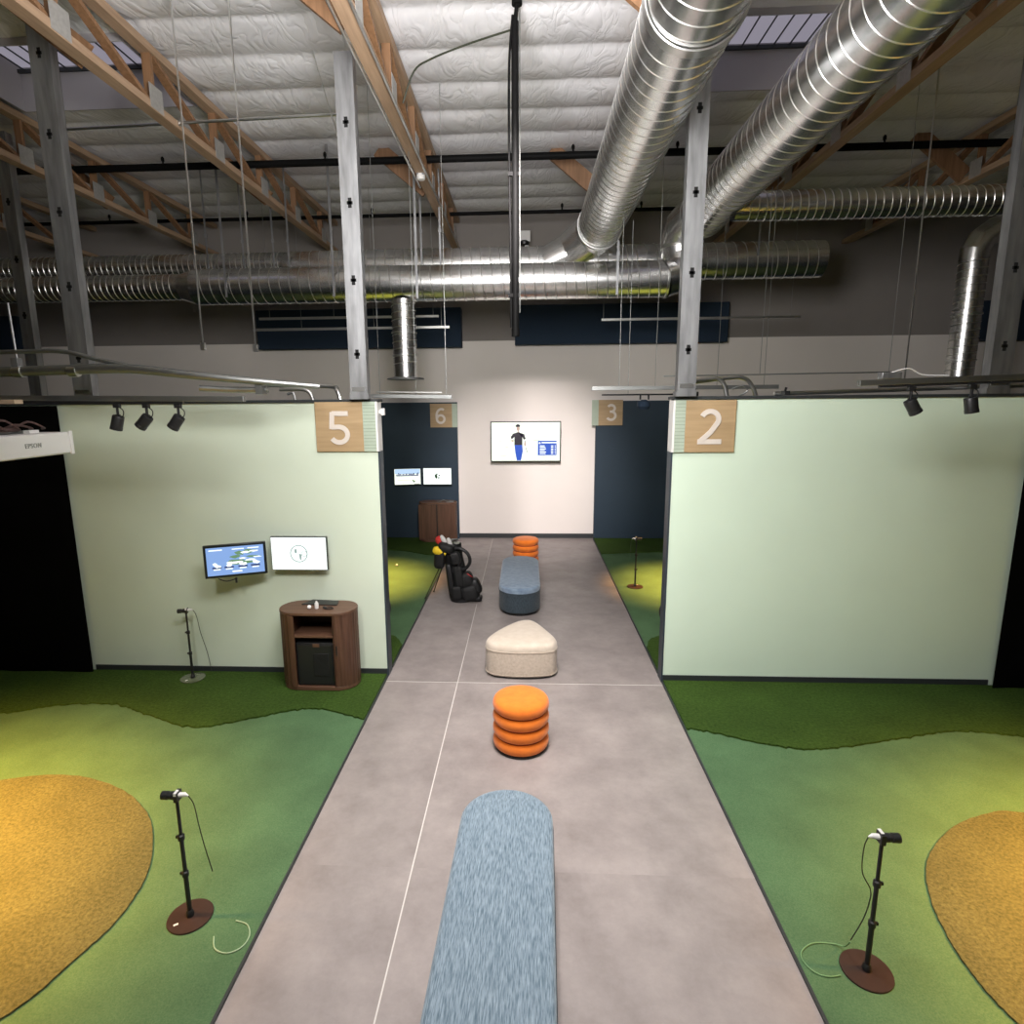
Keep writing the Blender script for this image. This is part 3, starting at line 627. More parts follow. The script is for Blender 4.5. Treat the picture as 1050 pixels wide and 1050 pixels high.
# thick flexible conduit bundle above wall 5
t = thing('conduit_bundle', 'thick silver conduit curving along above the three spotlights', 'conduit', (0, 5.4, 0))
pth = [(-8, 0, 3.29), (-5.6, 0, 3.29), (-4.8, 0, 3.30), (-4.24, 0, 3.31), (-3.6, 0, 3.315), (-2.98, 0, 3.25), (-2.44, .1, 3.195), (-1.95, .3, 3.15)]
pp = smoothpts(pth, 5); MB().tube(pp, [.045 - .020*max(0, (k-18)/(len(pp)-19)) for k in range(len(pp))], 14).build('main_pipe', m_rail, t)
MB().tube(smoothpts([(-8, 0, 3.475), (-4.8, 0, 3.475), (-4.22, 0, 3.477), (-3.87, 0, 3.40), (-3.5, .02, 3.32)], 5), .020, 10).build('upper_pipe', m_rail, t)
for x in (-4.62, -4.1): MB().tube([(x-.04, 0, 3.30 if x < -3 else 3.19), (x+.04, 0, 3.30 if x < -3 else 3.19)], .052, 14).build('coupling', m_seam, t)
MB().tube([(-4.62, 0, 3.34), (-4.63, 0, 3.9)], .010, 6).box(-4.66, -.03, 3.34, -4.60, .03, 3.42).build('hanger', m_stud, t)
MB().tube(smoothpts([(-3.0, .1, 3.14), (-2.75, .15, 3.125), (-2.4, .2, 3.12)], 4), .028, 8).box(-2.48, .1, 3.08, -2.42, .22, 3.16).build('lower_pipe', m_rail, t)
def hoop(pts, r, label, m=None): tag(MB().tube(smoothpts(pts, 6), r, 10).build('bent_conduit', m or m_conduit), label, 'conduit')
hoop([(-2.6, 6.35, 3.14), (-2.36, 6.35, 3.14), (-2.28, 6.35, 3.10), (-2.25, 6.35, 3.025)], .02, 'bent conduit dipping into wall 5 above the sign, farther from the stud')
hoop([(-2.9, 6.45, 3.19), (-2.1, 6.42, 3.17), (-1.99, 6.35, 3.12), (-1.95, 6.33, 3.025)], .022, 'bent conduit dipping into wall 5 next to the stud')
hoop([(-2.5, 6.3, 3.09), (-2.44, 6.3, 3.10), (-2.42, 6.3, 3.025)], .014, 'thin bent conduit dipping into wall 5, the smallest of three', m_rail)
hoop([(1.6, 6.4, 3.16), (1.88, 6.4, 3.21), (1.98, 6.4, 3.19), (2.03, 6.4, 3.12), (2.05, 6.4, 3.03)], .022, 'bent silver conduit hooking down just right of the right stud')
hoop([(1.6, 6.5, 3.16), (2.1, 6.5, 3.22), (2.25, 6.5, 3.21), (2.33, 6.5, 3.14), (2.38, 6.5, 3.03)], .022, 'bent silver conduit hooking down above the 2 sign, the outer of two')
hoop([(2.09, 6.36, 3.1), (2.18, 6.36, 3.13), (2.24, 6.36, 3.08), (2.16, 6.36, 3.03)], .008, 'thin looping wire between the two bent conduits on wall 2', m_rail)
hoop([(2.5, 6.33, 3.05), (3.4, 6.33, 3.07), (5.0, 6.33, 3.11), (6.5, 6.3, 3.14)], .02, 'long pale conduit lying along the top of wall 2', m_conduit)
for x, l in ((1.66, 'small black clamp beside the foot of the stud on wall 2'), (2.55, 'small black clamp on the wall top right of the bent conduits')):
    tag(MB().box(x, 6.2, 3.032, x+.05, 6.3, 3.075).tube([(x+.02, 6.25, 3.07), (x+.03, 6.25, 3.11)], .012, 6).build('clamp', m_blackm), l, 'clamp')

# ------------------------------------------------------------------ number signs
_rk = 0
def ribbon(mb, pts, w, z0, z1, closed=False):
    """flat stroke in the XZ plane, extruded along Y between z0 and z1"""
    global _rk
    _rk = (_rk+1) % 5; z0 = z0 - _rk*.0007
    P = [Vector((p[0], p[1])) for p in pts]; n = len(P); L_, R_ = [], []
    for i in range(n):
        d = (P[min(i+1, n-1)] - P[max(i-1, 0)]) if not closed else (P[(i+1) % n] - P[(i-1) % n])
        d.normalize(); nn = Vector((-d.y, d.x))
        if 0 < i < n-1:
            d1 = (P[i]-P[i-1]).normalized(); c = max(.5, nn.dot(Vector((-d1.y, d1.x)))); nn = nn/c
        L_.append(P[i]+nn*w/2); R_.append(P[i]-nn*w/2)
    rings = [[(a.x, z0, a.y), (b.x, z0, b.y), (b.x, z1, b.y), (a.x, z1, a.y)] for a, b in zip(L_, R_)]
    if closed: rings.append(rings[0])
    return mb.rings(rings, not closed)
def arc(cx, cy, rx, ry, a0, a1, n=20): return [(cx+rx*math.cos(math.radians(a0+(a1-a0)*i/n)), cy+ry*math.sin(math.radians(a0+(a1-a0)*i/n))) for i in range(n+1)]
def numeral(mb, ch, y0, y1, w=.14):
    # unit glyph: height 1, width about .66, origin at bottom centre
    r = lambda p: ribbon(mb, p, w, y0, y1)
    if ch == '2': r(arc(0, .70, .235, .222, 158, -38) + [(.02, .33), (-.245, .09)]); r([(-.325, w/2), (.34, w/2)])
    if ch == '5':
        r([(-.22, 1-w/2), (.27, 1-w/2)]); r([(-.205, 1-w*.2), (-.24, .47)]); r([(-.25, .53), (-.05, .535)] + arc(-.02, .305, .255, .23, 88, -150, 24))
    if ch == '3':
        r(arc(-.02, .735, .20, .187, 150, -90, 20)); r([(-.1, .55), (-.02, .548)]); r(arc(-.02, .312, .25, .236, 90, -150, 24))
    if ch == '6':
        mbp = arc(0, .31, .235, .232, 0, 360, 30)[:-1]; ribbon(mb, mbp, w, y0, y1, True)
        r([(.20, .86)] + arc(.06, .53, .31, .39, 75, 185, 18) + [(-.245, .36), (-.235, .30)])
    return mb
def sign(ch, x0, xw, x1, y, z0, z1, xc, gh, gz, label, wall_t=.18, flip=1):
    """wood square from x0 to xw, siding return from xw to x1 at the partition's end"""
    t = thing('number_sign', label, 'sign', (xc, y, z0))
    a, b = min(x0, xw)-xc, max(x0, xw)-xc
    wp = MB().box(a, 0, 0, b, .022, z1-z0).build('wood_panel', m_signwood, t, smooth=False, bevel=.002)
    c, d = min(xw, x1)-xc, max(xw, x1)-xc
    if wall_t: 
        sd = MB().box(c, .0, 0, d, .022, z1-z0).build('siding', m_siding, t, smooth=False)
        q = MB(); h = z1-z0
        for i in range(1, 15): zz = h*i/15; q.box(c+.003, -.002, zz-.0016, d-.003, .001, zz+.0016)
        q.build('siding_groove', m_sidegap, sd, smooth=False)
        e = d if x1 > xw else c; sgn = 1 if x1 > xw else -1
        MB().box(min(e, e+sgn*.02), 0, 0, max(e, e+sgn*.02), wall_t, z1-z0).build('end_face', m_white, t, smooth=False)
    else:
        MB().box(c, .0, 0, d, .022, z1-z0).build('siding', m_siding, t, smooth=False)
    q = MB(); numeral(q, ch, -.008, .004); q.v = [(v[0]*gh, v[1], v[2]*gh+gz) for v in q.v]
    q.build('numeral', m_sign_w, wp, smooth=False)
sign('5', -2.178, -1.68, -1.548, Y5-.026, 2.497, 3.005, -1.925, .345, .07, 'wooden square sign with a white 5 above the walnut cabinet\'s wall end')
sign('2', 2.062, 1.571, 1.468, Y2-.026, 2.480, 2.992, 1.81, .350, .08, 'wooden square sign with a white 2 on the bare pale wall', flip=-1)
sign('6', -2.06, -1.592, -1.478, 12.95, 2.455, 2.955, -1.835, .345, .07, 'small wooden sign with a white 6, above two screens', 0)
sign('3', 2.02, 1.515, 1.378, 12.95, 2.475, 3.005, 1.785, .36, .09, 'small wooden sign with a white 3 on the empty navy wall', 0)

t = thing('wall_sensor', 'tiny white box on the wall end beside the 5 sign', 'sensor', (-1.527, 6.26, 2.90))
MB().box(0.020, -.02, -.035, .055, .03, .035).build('box', m_white, t, bevel=.004); MB().box(0, -.01, -.02, .022, .02, .02).build('mount', m_white, t)

# ------------------------------------------------------------------ televisions
e_white = emit('screen_white', (0.93, 1.0, 0.97), 1.25); e_pale = emit('screen_pale', (0.93, 1.0, 0.86), 1.3); e_pg = emit('screen_palegreen', (0.72, 0.92, 0.62), 1.0)
e_blue = emit('screen_blue', (0.30, 0.50, 0.95), 0.85); e_dblue = emit('screen_deepblue', (0.02, 0.12, 0.75), 0.8); e_lblue = emit('screen_lightblue', (0.55, 0.75, 1.0), 1.0)
e_green = emit('screen_green', (0.22, 0.42, 0.22), 0.7); e_dark = emit('screen_dark', (0.03, 0.02, 0.05), 0.4); e_grey = emit('screen_grey', (0.40, 0.55, 0.53), 0.75)
e_tint = emit('screen_tint', (0.80, 0.97, 0.95), 1.1); e_navy = emit('screen_navy', (0.03, 0.06, 0.25), 0.7); e_skin = emit('screen_skin', (0.75, 0.5, 0.4), 0.8); e_dg = emit('screen_darkgreen', (0.02, 0.12, 0.02), .4)
def tv(label, loc, rotz, w, h, scr, bez=.02, tilt=0, arm=True, bm=None):
    t = thing('television', label, 'television', loc, rotz)
    if tilt: t.rotation_euler = (tilt, 0, rotz)
    MB().box(-w/2, 0, -h/2, w/2, .04, h/2).build('casing', bm or m_bezel, t, bevel=.005)
    t_scr = MB().box(-w/2+bez, -.004, -h/2+bez, w/2-bez, .001, h/2-bez).build('screen', scr, t, smooth=False)
    MB().box(-.06, .04, -.06, .06, .165, .06).build('bracket', m_blackm, t)
    return t
def blob(mb, cx, cz, rx, rz, y0, y1, n=12, jag=0):
    p = []
    for k in range(n):
        a = 2*PI*k/n; s_ = 1+random.uniform(-jag, jag); p.append((cx+rx*s_*math.cos(a), cz+rz*s_*math.sin(a)))
    n_ = len(p); vs = [(x, y0, z) for x, z in p] + [(x, y1, z) for x, z in p]
    mb.add(vs, [tuple(range(n_)), tuple(range(n_, 2*n_))[::-1]] + [(k, n_+k, n_+(k+1) % n_, (k+1) % n_) for k in range(n_)])
def pic(t, name, m, fn, lvl=1):
    q = MB(); fn(q, -.004-.0012*lvl, -.003); q.build(name, m, [c for c in t.children if c.name.startswith('screen')][0], smooth=False)
rnd = random.Random(3)
def map_screen(t, w, h):
    def grn(q, a, b):
        for k in range(9): blob(q, w*rnd.uniform(-.12, .38), h*rnd.uniform(-.12, .34), w*rnd.uniform(.05, .14), h*rnd.uniform(.03, .07), a, b, 12, .3)
    pic(t, 'screen_picture', e_green, grn, 1)
    def wh(q, a, b):
        for k in range(8): blob(q, w*rnd.uniform(-.15, .4), h*rnd.uniform(-.1, .3), w*rnd.uniform(.04, .10), h*rnd.uniform(.015, .04), a, b, 12, .3)
        for cx in (-.33, -.12, .12, .34):
            for i in range(5): blob(q, w*(cx+rnd.uniform(-.05, .05)), h*(-.12+rnd.uniform(-.05, .05)), w*.035, h*.05, a, b, 7, .3)
            q.box(w*(cx-.06), a, -h*.30, w*(cx+.06), b, -h*.26)
        q.box(-w*.45, a, h*.38, -w*.22, b, h*.42); q.box(-w*.05, a, h*.385, w*.16, b, h*.415); q.box(w*.22, a, h*.385, w*.42, b, h*.42); q.box(-w*.07, a, -h*.41, w*.1, b, -h*.36)
    pic(t, 'screen_writing', e_white, wh, 3)
    def dk(q, a, b):
        q.box(w*(dcx-.08), a, -h*.25, w*(dcx+.08), b, -h*.19)
    for dcx in (-.33, -.12, .12, .34): pic(t, 'screen_caption', e_navy, dk, 2)
def logo_screen(t, w, h, dark=False):
    m = e_dg if dark else e_grey
    def lg(q, a, b):
        R = h*(.26 if not dark else .16)
        if not dark:
            rr = [[(math.cos(x)*s_*R, yy, math.sin(x)*s_*R) for s_, yy in ((1, a), (.91, a), (.91, b), (1, b))] for x in [2*PI*i/40 for i in range(41)]]; q.rings(rr, False)
            rr = [[(R*.62+math.cos(x)*s_*R*.34, yy, math.sin(x)*s_*R*.34-.0) for s_, yy in ((1, a), (.88, a), (.88, b), (1, b))] for x in [2*PI*i/24 for i in range(25)]]; q.rings(rr, False)
            blob(q, -R*.35, R*.3, R*.13, R*.28, a, b, 10); q.add([(R*.0, a, 0), (R*.30, a, -R*.1), (R*.22, a, -R*.75), (R*.1, a, -R*.7), (R*.0, b, 0), (R*.30, b, -R*.1), (R*.22, b, -R*.75), (R*.1, b, -R*.7)], [(0, 1, 2, 3), (4, 7, 6, 5), (0, 4, 5, 1), (1, 5, 6, 2), (2, 6, 7, 3), (3, 7, 4, 0)])
        else:
            blob(q, -R*.45, -R*.1, R*.5, R*.8, a, b, 9, .25); blob(q, R*.7, R*.35, R*.25, R*.28, a, b, 7, .2); blob(q, R*.5, -R*.6, R*.3, R*.25, a, b, 7, .2); blob(q, -R*.1, R*.85, R*.35, R*.2, a, b, 7, .2)
    pic(t, 'screen_emblem', m, lg, 3)
    if not dark:
        def ln(q, a, b):
            for x in (-.36, -.24, -.12, .28, .38): q.box(w*x, a, -h*.42, w*x+.004, b, h*.3)
            q.box(-w*.42, a, -h*.40, w*.42, b, -h*.385)
        pic(t, 'screen_grid', e_tint, ln, 1)
t = tv('television angled off wall 5, showing a blue and green course map', (-3.01, 5.92, 1.402), .40, .60, .345, e_blue, .026, bm=m_bezel); map_screen(t, .55, .30)
t.location.y = 5.90
MB().box(-.02, -.01, -.24, .0, .03, -.19).tube(smoothpts([(-.18, .03, -.19), (-.1, .0, -.215), (.0, .02, -.20)], 4), .006, 6).build('hanging_cable', m_blackm, t)
MB().tube([(0, .12, 0), (.05, .30, 0)], .02, 8).build('swivel_arm', m_blackm, t)
t = tv('television flat against wall 5 above the cabinet, white screen with a pale emblem', (-2.405, 6.075, 1.43), 0.0, .605, .365, e_white, .008, bm=m_bezel); logo_screen(t, .6, .36)
t = tv('small television on the navy wall showing a blue and green picture', (-2.575, 12.85, 1.405), .20, .58, .36, e_pale, .012)
pic(t, 'screen_sky', e_lblue, lambda q, a, b: q.box(-.27, a, .06, .27, b, .165), 1)
def city(q, a, b):
    for i in range(22): x = -.24+.48*i/22; q.box(x, a, .01, x+.017, b, .04+rnd.uniform(.0, .05))
pic(t, 'screen_skyline', e_navy, city, 2)
pic(t, 'screen_grass', e_pg, lambda q, a, b: (q.box(-.22, a, -.08, .2, b, -.065), blob(q, -.1, -.14, .02, .008, a, b)), 1)
pic(t, 'screen_figure', e_dg, lambda q, a, b: (blob(q, .12, -.09, .02, .018, a, b, 7, .3), blob(q, .14, -.11, .018, .018, a, b, 7, .3), q.box(.14, a, -.165, .26, b, -.155)), 2)
t = tv('small television on the navy wall, white with dark green emblem', (-1.925, 12.85, 1.413), 0, .62, .365, e_white, .008); logo_screen(t, .6, .36, True)
t = tv('large television on the cream back wall showing a golfer in blue trousers', (-.02, 12.93, 2.142), 0, 1.50, .86, e_pale, .022)
def field(q, a, b):
    for k in range(34): blob(q, rnd.uniform(-.66, .68), rnd.uniform(-.36, .38), rnd.uniform(.04, .14), rnd.uniform(.004, .010), a, b, 10, .2)
pic(t, 'screen_grass', e_pg, field, 1)
def poly(q, pts, a, b):
    n_ = len(pts); q.add([(x, a, z) for x, z in pts] + [(x, b, z) for x, z in pts], [tuple(range(n_)), tuple(range(n_, 2*n_))[::-1]] + [(k, n_+k, n_+(k+1) % n_, (k+1) % n_) for k in range(n_)])
def shirt(q, a, b):
    poly(q, [(-.18, .20), (-.13, .20), (-.07, .15), (-.07, -.07), (-.24, -.07), (-.24, .10), (-.30, .05), (-.32, .10), (-.27, .17)][::-1], a, b)
    poly(q, [(-.15, .20), (-.03, .16), (.0, .06), (-.04, .04), (-.07, .10), (-.10, .12)], a, b)
    blob(q, -.165, .335, .045, .038, a, b, 10); poly(q, [(-.225, .32), (-.11, .335), (-.11, .345), (-.225, .335)], a, b); poly(q, [(-.02, -.06), (.0, .0), (-.01, .03), (-.03, -.05)], a, b); poly(q, [(-.005, -.12), (.005, -.12), (.04, -.22), (.03, -.23)], a, b)
pic(t, 'golfer_shirt', e_dark, shirt, 2)
pic(t, 'golfer_trousers', e_dblue, lambda q, a, b: (poly(q, [(-.24, -.07), (-.07, -.07), (-.06, -.2), (-.10, -.40), (-.19, -.40), (-.22, -.25)], a, b)), 2)
pic(t, 'golfer_skin', e_skin, lambda q, a, b: (blob(q, -.16, .275, .035, .045, a, b, 10), blob(q, -.28, .02, .03, .018, a, b, 8), blob(q, -.015, -.05, .018, .05, a, b, 8), poly(q, [(-.175, .20), (-.145, .20), (-.155, .25), (-.17, .25)], a, b)), 3)
pic(t, 'score_board', e_dblue, lambda q, a, b: q.box(.26, a, -.29, .66, b, .02), 2)
def score(q, a, b):
    q.box(.34, a, -.035, .66, b, -.01); blob(q, .30, -.03, .02, .02, a, b)
    for i in range(6):
        z = -.08-.033*i; q.box(.30, a, z-.018, .30+rnd.uniform(.08, .15), b, z); q.box(.54, a, z-.018, .59, b, z); q.box(.62, a, z-.018, .64, b, z)
pic(t, 'score_text', e_white, score, 3)

# ------------------------------------------------------------------ upholstered seats
def soft(name, ringf, levels, m, parent, capscale=None):
    """ringf(inset) gives an outline; levels are (inset, z) from bottom to top"""
    rs = [[(x, y, z) for x, y in ringf(d)] for d, z in levels]
    return MB().rings(rs, True).build(name, m, parent, angle=60)
def stadium(R, Lh, n=20):
    def f(d):
        r = max(.002, R-d); p = [(r*math.cos(a), Lh + r*math.sin(a)) for a in [PI*i/n for i in range(n+1)]]
        side = [(-r, Lh - 2*Lh*i/10) for i in range(1, 10)]
        p += side; p += [(r*math.cos(a), -Lh + r*math.sin(a)) for a in [PI+PI*i/n for i in range(n+1)]]
        p += [(r, -Lh + 2*Lh*i/10) for i in range(1, 10)]
        return p
    return f
def circle(R, n=48): return lambda d: [(max(.002, R-d)*math.cos(2*PI*i/n), max(.002, R-d)*math.sin(2*PI*i/n)) for i in range(n)]
def trishape(pts, n=6):
    base = [(p.x, p.y) for p in smoothpts([(x, y, 0) for x, y in pts], n, True)]
    def f(d):
        out = []; N_ = len(base)
        for i in range(N_):
            a = Vector(base[i-1]); b = Vector(base[(i+1) % N_]); dd = (b-a).normalized(); nn = Vector((-dd.y, dd.x)); v = Vector(base[i])
            R_ = v.length; ins = nn*d if d < .12 else nn*.12*(1-(d-.12)/.5)
            s_ = 1 if d < .12 else max(.01, 1-(d-.12)/(.30))
            out.append(tuple((v + (nn if d < .12 else nn)*min(d, .12))*s_))
        return out
    return f
def topround(H, r, dome, R, z_start):
    L_ = [(0, z_start)]
    for i in range(0, 7): a = PI/2*i/6; L_.append((r*(1-math.cos(a)), H-dome-r*.7+ r*.7*math.sin(a)))
    for k in (.35, .6, .8, .95, 1.0): L_.append((r+(R-r)*k, H-dome+dome*math.sin(PI/2*k)))
    return L_
def bench(label, loc, rotz, R, Lh, H, mt, ms):
    t = thing('stadium_bench', label, 'bench', loc, rotz)
    soft('plinth', stadium(R-.045, Lh), [(0, 0), (0, .05)], m_blackm, t)
    sp_ = soft('side_panel', stadium(R, Lh), [(.04, .045), (.005, .05), (0, .07), (0, H-.11), (.0, H-.10), (.04, H-.09)], ms, t)
    soft('seat_top', stadium(R+.002, Lh), [(.04, H-.105)] + topround(H, .04, .018, R, H-.098), mt, t)
    q = MB(); st = stadium(R+.003, Lh)(0); q.tube([(x, y, H-.10) for x, y in st+st[:1]], .005, 6, False); q.build('piping', ms, sp_)
    return t
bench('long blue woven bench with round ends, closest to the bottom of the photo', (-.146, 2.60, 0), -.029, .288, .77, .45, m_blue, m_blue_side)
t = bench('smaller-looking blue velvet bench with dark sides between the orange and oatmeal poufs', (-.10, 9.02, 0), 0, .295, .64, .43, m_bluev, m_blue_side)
def pouf(label, loc):
    t = thing('tiered_pouf', label, 'pouf', loc); R = .247; H = .465
    soft('core', circle(R-.028), [(0, .012), (0, H-.06)], m_orange_d, t)
    MB().lathe([(R-.02, 0), (R-.015, .02)], n=40).build('plinth', m_blackm, t)
    h = (H-.015)/4
    for k in range(4):
        z0 = .015+k*h; L_ = []
        for i in range(11):
            a = -PI/2 + PI*i/10; L_.append((.042*(1-math.cos(a)), z0+h/2+(h/2-.002)*math.sin(a)))
        if k == 3: L_ = L_[:-1] + [(.05, z0+h+.0), (.10, z0+h+.006), (.18, z0+h+.008), (.246, z0+h+.008)]
        soft('cushion_tier', circle(R, 56), L_, m_orange, t)
    return t
t = pouf('x', (-.048, 4.88, 0)); t['label'] = 'orange velvet four-tier pouf between the long blue bench and the oatmeal pouf'; t['group'] = 'orange tiered poufs'
dup(t, (-.016, 11.05, 0), 'orange velvet tiered pouf behind the farther blue bench, near the back wall')
t = thing('triangle_pouf', 'oatmeal rounded-triangle pouf between the orange pouf and farther blue bench', 'pouf', (-.052, 6.50, 0))
TRI = [(0.055, .47), (.17, .40), (.30, .13), (.385, -.10), (.375, -.24), (.28, -.325), (0, -.36), (-.28, -.325), (-.385, -.235), (-.39, -.10), (-.27, .15), (-.09, .39)]
TRI = TRI[::-1]
tf = trishape(TRI)
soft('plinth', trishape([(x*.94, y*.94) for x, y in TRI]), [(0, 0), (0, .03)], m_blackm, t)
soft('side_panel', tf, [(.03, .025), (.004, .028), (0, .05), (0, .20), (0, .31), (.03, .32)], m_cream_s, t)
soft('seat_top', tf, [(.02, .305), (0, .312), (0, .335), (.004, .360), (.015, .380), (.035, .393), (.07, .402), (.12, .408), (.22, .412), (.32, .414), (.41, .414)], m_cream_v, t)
st = tf(-.003); MB().tube([(x, y, .31) for x, y in st+st[:1]], .004, 6, False).tube([(x, y, .045) for x, y in st+st[:1]], .004, 6, False).build('piping', m_cream_s, t)

# ------------------------------------------------------------------ launch camera stands
def cam_stand(label, x, y, rotz, disk, h=.80, low=False, cable=None):
    t = thing('camera_stand', label, 'camera stand', (x, y, .031 if low else .012), rotz)
    MB().lathe([(.125, 0), (.127, .004), (.125, .010), (.03, .012)], n=40).build('base_disk', disk, t)
    MB().lathe([(.022, .010), (.024, .02), (.018, .045), (.0135, .05)], n=16).build('socket', m_blackm, t)
    MB().lathe([(.0135, .03), (.0135, .30)], n=14).lathe([(.0115, .29), (.0115, .54)], n=14).lathe([(.0095, .53), (.0095, h-.015)], n=14).build('pole', m_blackm, t); pole = [c for c in t.children if c.name.startswith('pole')][0]
    for z in (.295, .535): MB().lathe([(.013, z-.02), (.019, z-.016), (.019, z+.012), (.013, z+.018)], n=14).box(-.03, -.006, z-.008, -.012, .006, z+.008).build('collar', m_blackm, pole)
    hd = t
    b = MB().lathe([(.020, -.085), (.024, -.082), (.024, -.045), (.021, -.043), (.021, -.030), (.023, -.028), (.023, .002), (.02, .004)], (0, 0, h), 18, 'x'); hd = b.build('camera_body', m_blackm, t)
    MB().box(-.005, -.026, h-.028, .018, .026, h+.027).build('bracket', m_blackm, hd)
    MB().box(-.002, -.027, h+.012, .014, .01, h+.030).tube([(.018, 0, h+.005), (.05, 0, h+.008), (.07, 0, h+.002)], [.014, .013, .004], 10).build('white_plug', m_white, hd)
    MB().box(-.06, -.075, .0125, -.035, -.062, .0135, Matrix.Rotation(.6, 3, 'Z')).build('sticker', m_white, t)
    if cable: MB().tube(smoothpts(cable, 6), .0032, 6).build('cable', m_cable_k, t)
    return t
cam_stand('black camera stand on bronze disk, pointing its camera left at the tan patch', -1.985, 2.974, -.0, m_disk, cable=[(.07, 0, .80), (.09, .01, .74), (.10, .02, .60), (.115, .03, .45), (.14, .04, .28)])
cam_stand('black camera stand on bronze disk, pointing its camera right at the tan patch', 1.80, 2.79, PI, m_disk, cable=[(.07, 0, .80), (.085, .0, .74), (.08, .0, .6), (.03, .0, .50), (.02, -.01, .42), (.035, -.02, .30), (.08, -.03, .16)])
cam_stand('thin black camera stand on a clear disk, under the wall televisions', -3.66, 6.0, .25, m_clear, .78, True, cable=[(.05, 0, .80), (.09, .02, .72), (.11, .05, .5), (.15, .08, .25), (.17, .10, .02)])
cam_stand('distant black camera stand on the turf before the navy wall marked 3', 1.76, 9.50, PI, m_disk, cable=[(.07, 0, .80), (.09, .0, .7), (.085, .0, .5)])
tag(MB().tube(smoothpts([(-1.70, 2.955, .018), (-1.62, 2.93, .018), (-1.575, 2.86, .018), (-1.585, 2.785, .018), (-1.65, 2.745, .018), (-1.73, 2.77, .018), (-1.775, 2.845, .018)], 6), .0035, 6).build('coiled_cable', m_cable_w), 'pale green cable curled alone in an open ring on the turf', 'cable')
tag(MB().tube(smoothpts([(1.725, 2.83, .15), (1.74, 2.90, .05), (1.70, 2.945, .018), (1.60, 2.945, .018), (1.52, 2.90, .018), (1.49, 2.84, .018), (1.52, 2.77, .018), (1.58, 2.745, .018), (1.65, 2.755, .018)], 6), .0035, 6).build('coiled_cable', m_cable), 'green cable running up to a camera stand from its turf coil', 'cable')

# ------------------------------------------------------------------ cabinets
def tambour_cabinet(label, loc, closed=False):
    t = thing('bay_cabinet', label, 'cabinet', loc); W_, D_, H = .82, .42, .853; r = D_/2; hw = W_/2
    out = [(hw-r + r*math.cos(a), r*math.sin(a)) for a in [-PI/2+PI*i/20 for i in range(21)]] + [(-hw+r + r*math.cos(a), r*math.sin(a)) for a in [PI/2+PI*i/20 for i in range(21)]]
    MB().prism(out, H-.03, H).build('top', m_walnut_x, t, bevel=.004)
    MB().prism([(x*.985, y*.985) for x, y in out], 0.005, .045).build('bottom', m_walnut_x, t, bevel=.003)
    def tamb(sgn, xin):
        q = MB(); pts = []
        arcp = [(sgn*(hw-r + (r-.006)*math.cos(a)), -(r-.006)*math.sin(a)) for a in [PI/2 - PI*i/36 for i in range(37)]]
        path = [(sgn*xin, -(r-.006))] + [p for p in arcp] + [(sgn*.2, r-.006)]
        P = [Vector((x, y, 0)) for x, y in path]; n_ = len(P)
        ou, inn = [], []
        for i in range(n_):
            d = (P[min(i+1, n_-1)]-P[max(i-1, 0)]).normalized(); nn = Vector((d.y, -d.x, 0))*sgn; w_ = .003 if i % 2 else -.001
            ou.append(P[i]+nn*w_); inn.append(P[i]-nn*.016)
        poly_ = [(p.x, p.y) for p in ou] + [(p.x, p.y) for p in reversed(inn)]
        MB().prism(poly_, .045, H-.03).build('tambour_side', m_walnut, t, smooth=False)
    fr = -(r-.02)
    if closed:
        tamb(-1, .20); tamb(1, .20)
        for s_ in (-1, 1):
            q = MB().box(min(s_*.012, s_*.395), -r-.002, .05, max(s_*.012, s_*.395), -r+.016, H-.035).build('door', m_walnut, t, bevel=.003)
        MB().box(-.012, -r-.001, .05, .012, -r+.01, H-.035).build('gap', m_blackm, t)
        return t
    tamb(-1, .245); tamb(1, .215)
    MB().box(-.24, -r+.01, .585, .22, r-.03, .605).build('shelf', m_walnut_x, t)
    MB().box(-.30, r-.035, .045, .28, r-.02, H-.03).build('back_panel', m_walnut, t)
    MB().box(-.262, -r+.004, .05, -.240, r-.04, H-.03).build('inner_panel', m_walnut, t); MB().box(.215, -r+.004, .05, .237, r-.04, H-.03).build('inner_panel', m_walnut, t)
    MB().box(.228, -r-.004, .40, .240, -r+.004, .50).build('handle', m_blackm, t)
    return t
tambour_cabinet('walnut cabinet with rounded ribbed sides and open shelf against wall 5', (-2.19, 5.965, .03))
t = thing('computer_case', 'black computer case inside the lower part of the open walnut cabinet', 'computer', (-2.195, 5.96, .076))
MB().box(-.20, -.17, 0, .195, .14, .47).build('case', m_bagblk, t, bevel=.008)
MB().box(-.18, -.176, .02, .175, -.168, .45).build('front_grille', m_blackm, t, bevel=.003)
MB().box(-.02, -.182, .11, .14, -.175, .36).build('front_panel', m_bagblk, t, bevel=.02)
MB().box(-.02, -.178, .43, .05, -.174, .465).build('badge', m_walnut_x, t)
t = thing('tray', 'flat black tray on top of the walnut cabinet', 'tray', (-2.20, 6.075, .883), -.05)
MB().prism([(-.19, -.07), (.20, -.07), (.17, .07), (-.13, .09)], 0, .010).build('mat', m_blackm, t, bevel=.002)
tag(MB().lathe([(.012, .0), (.02, .001), (.021, .05), (.017, .064), (.010, .068), (.009, .08), (.001, .082)], (-2.19, 5.905, .8835), 16).build('lotion_bottle', m_white), 'small white bottle standing on the walnut cabinet top', 'bottle')
tag(MB().sphere((-2.262, 5.885, .905), .0215).build('golf_ball', m_ball), 'white golf ball on the walnut cabinet top left of the bottle', 'ball')
t = thing('folded_headset', 'small black looped strap lying on the cabinet beside the bottle', 'strap', (-2.06, 5.90, .884))
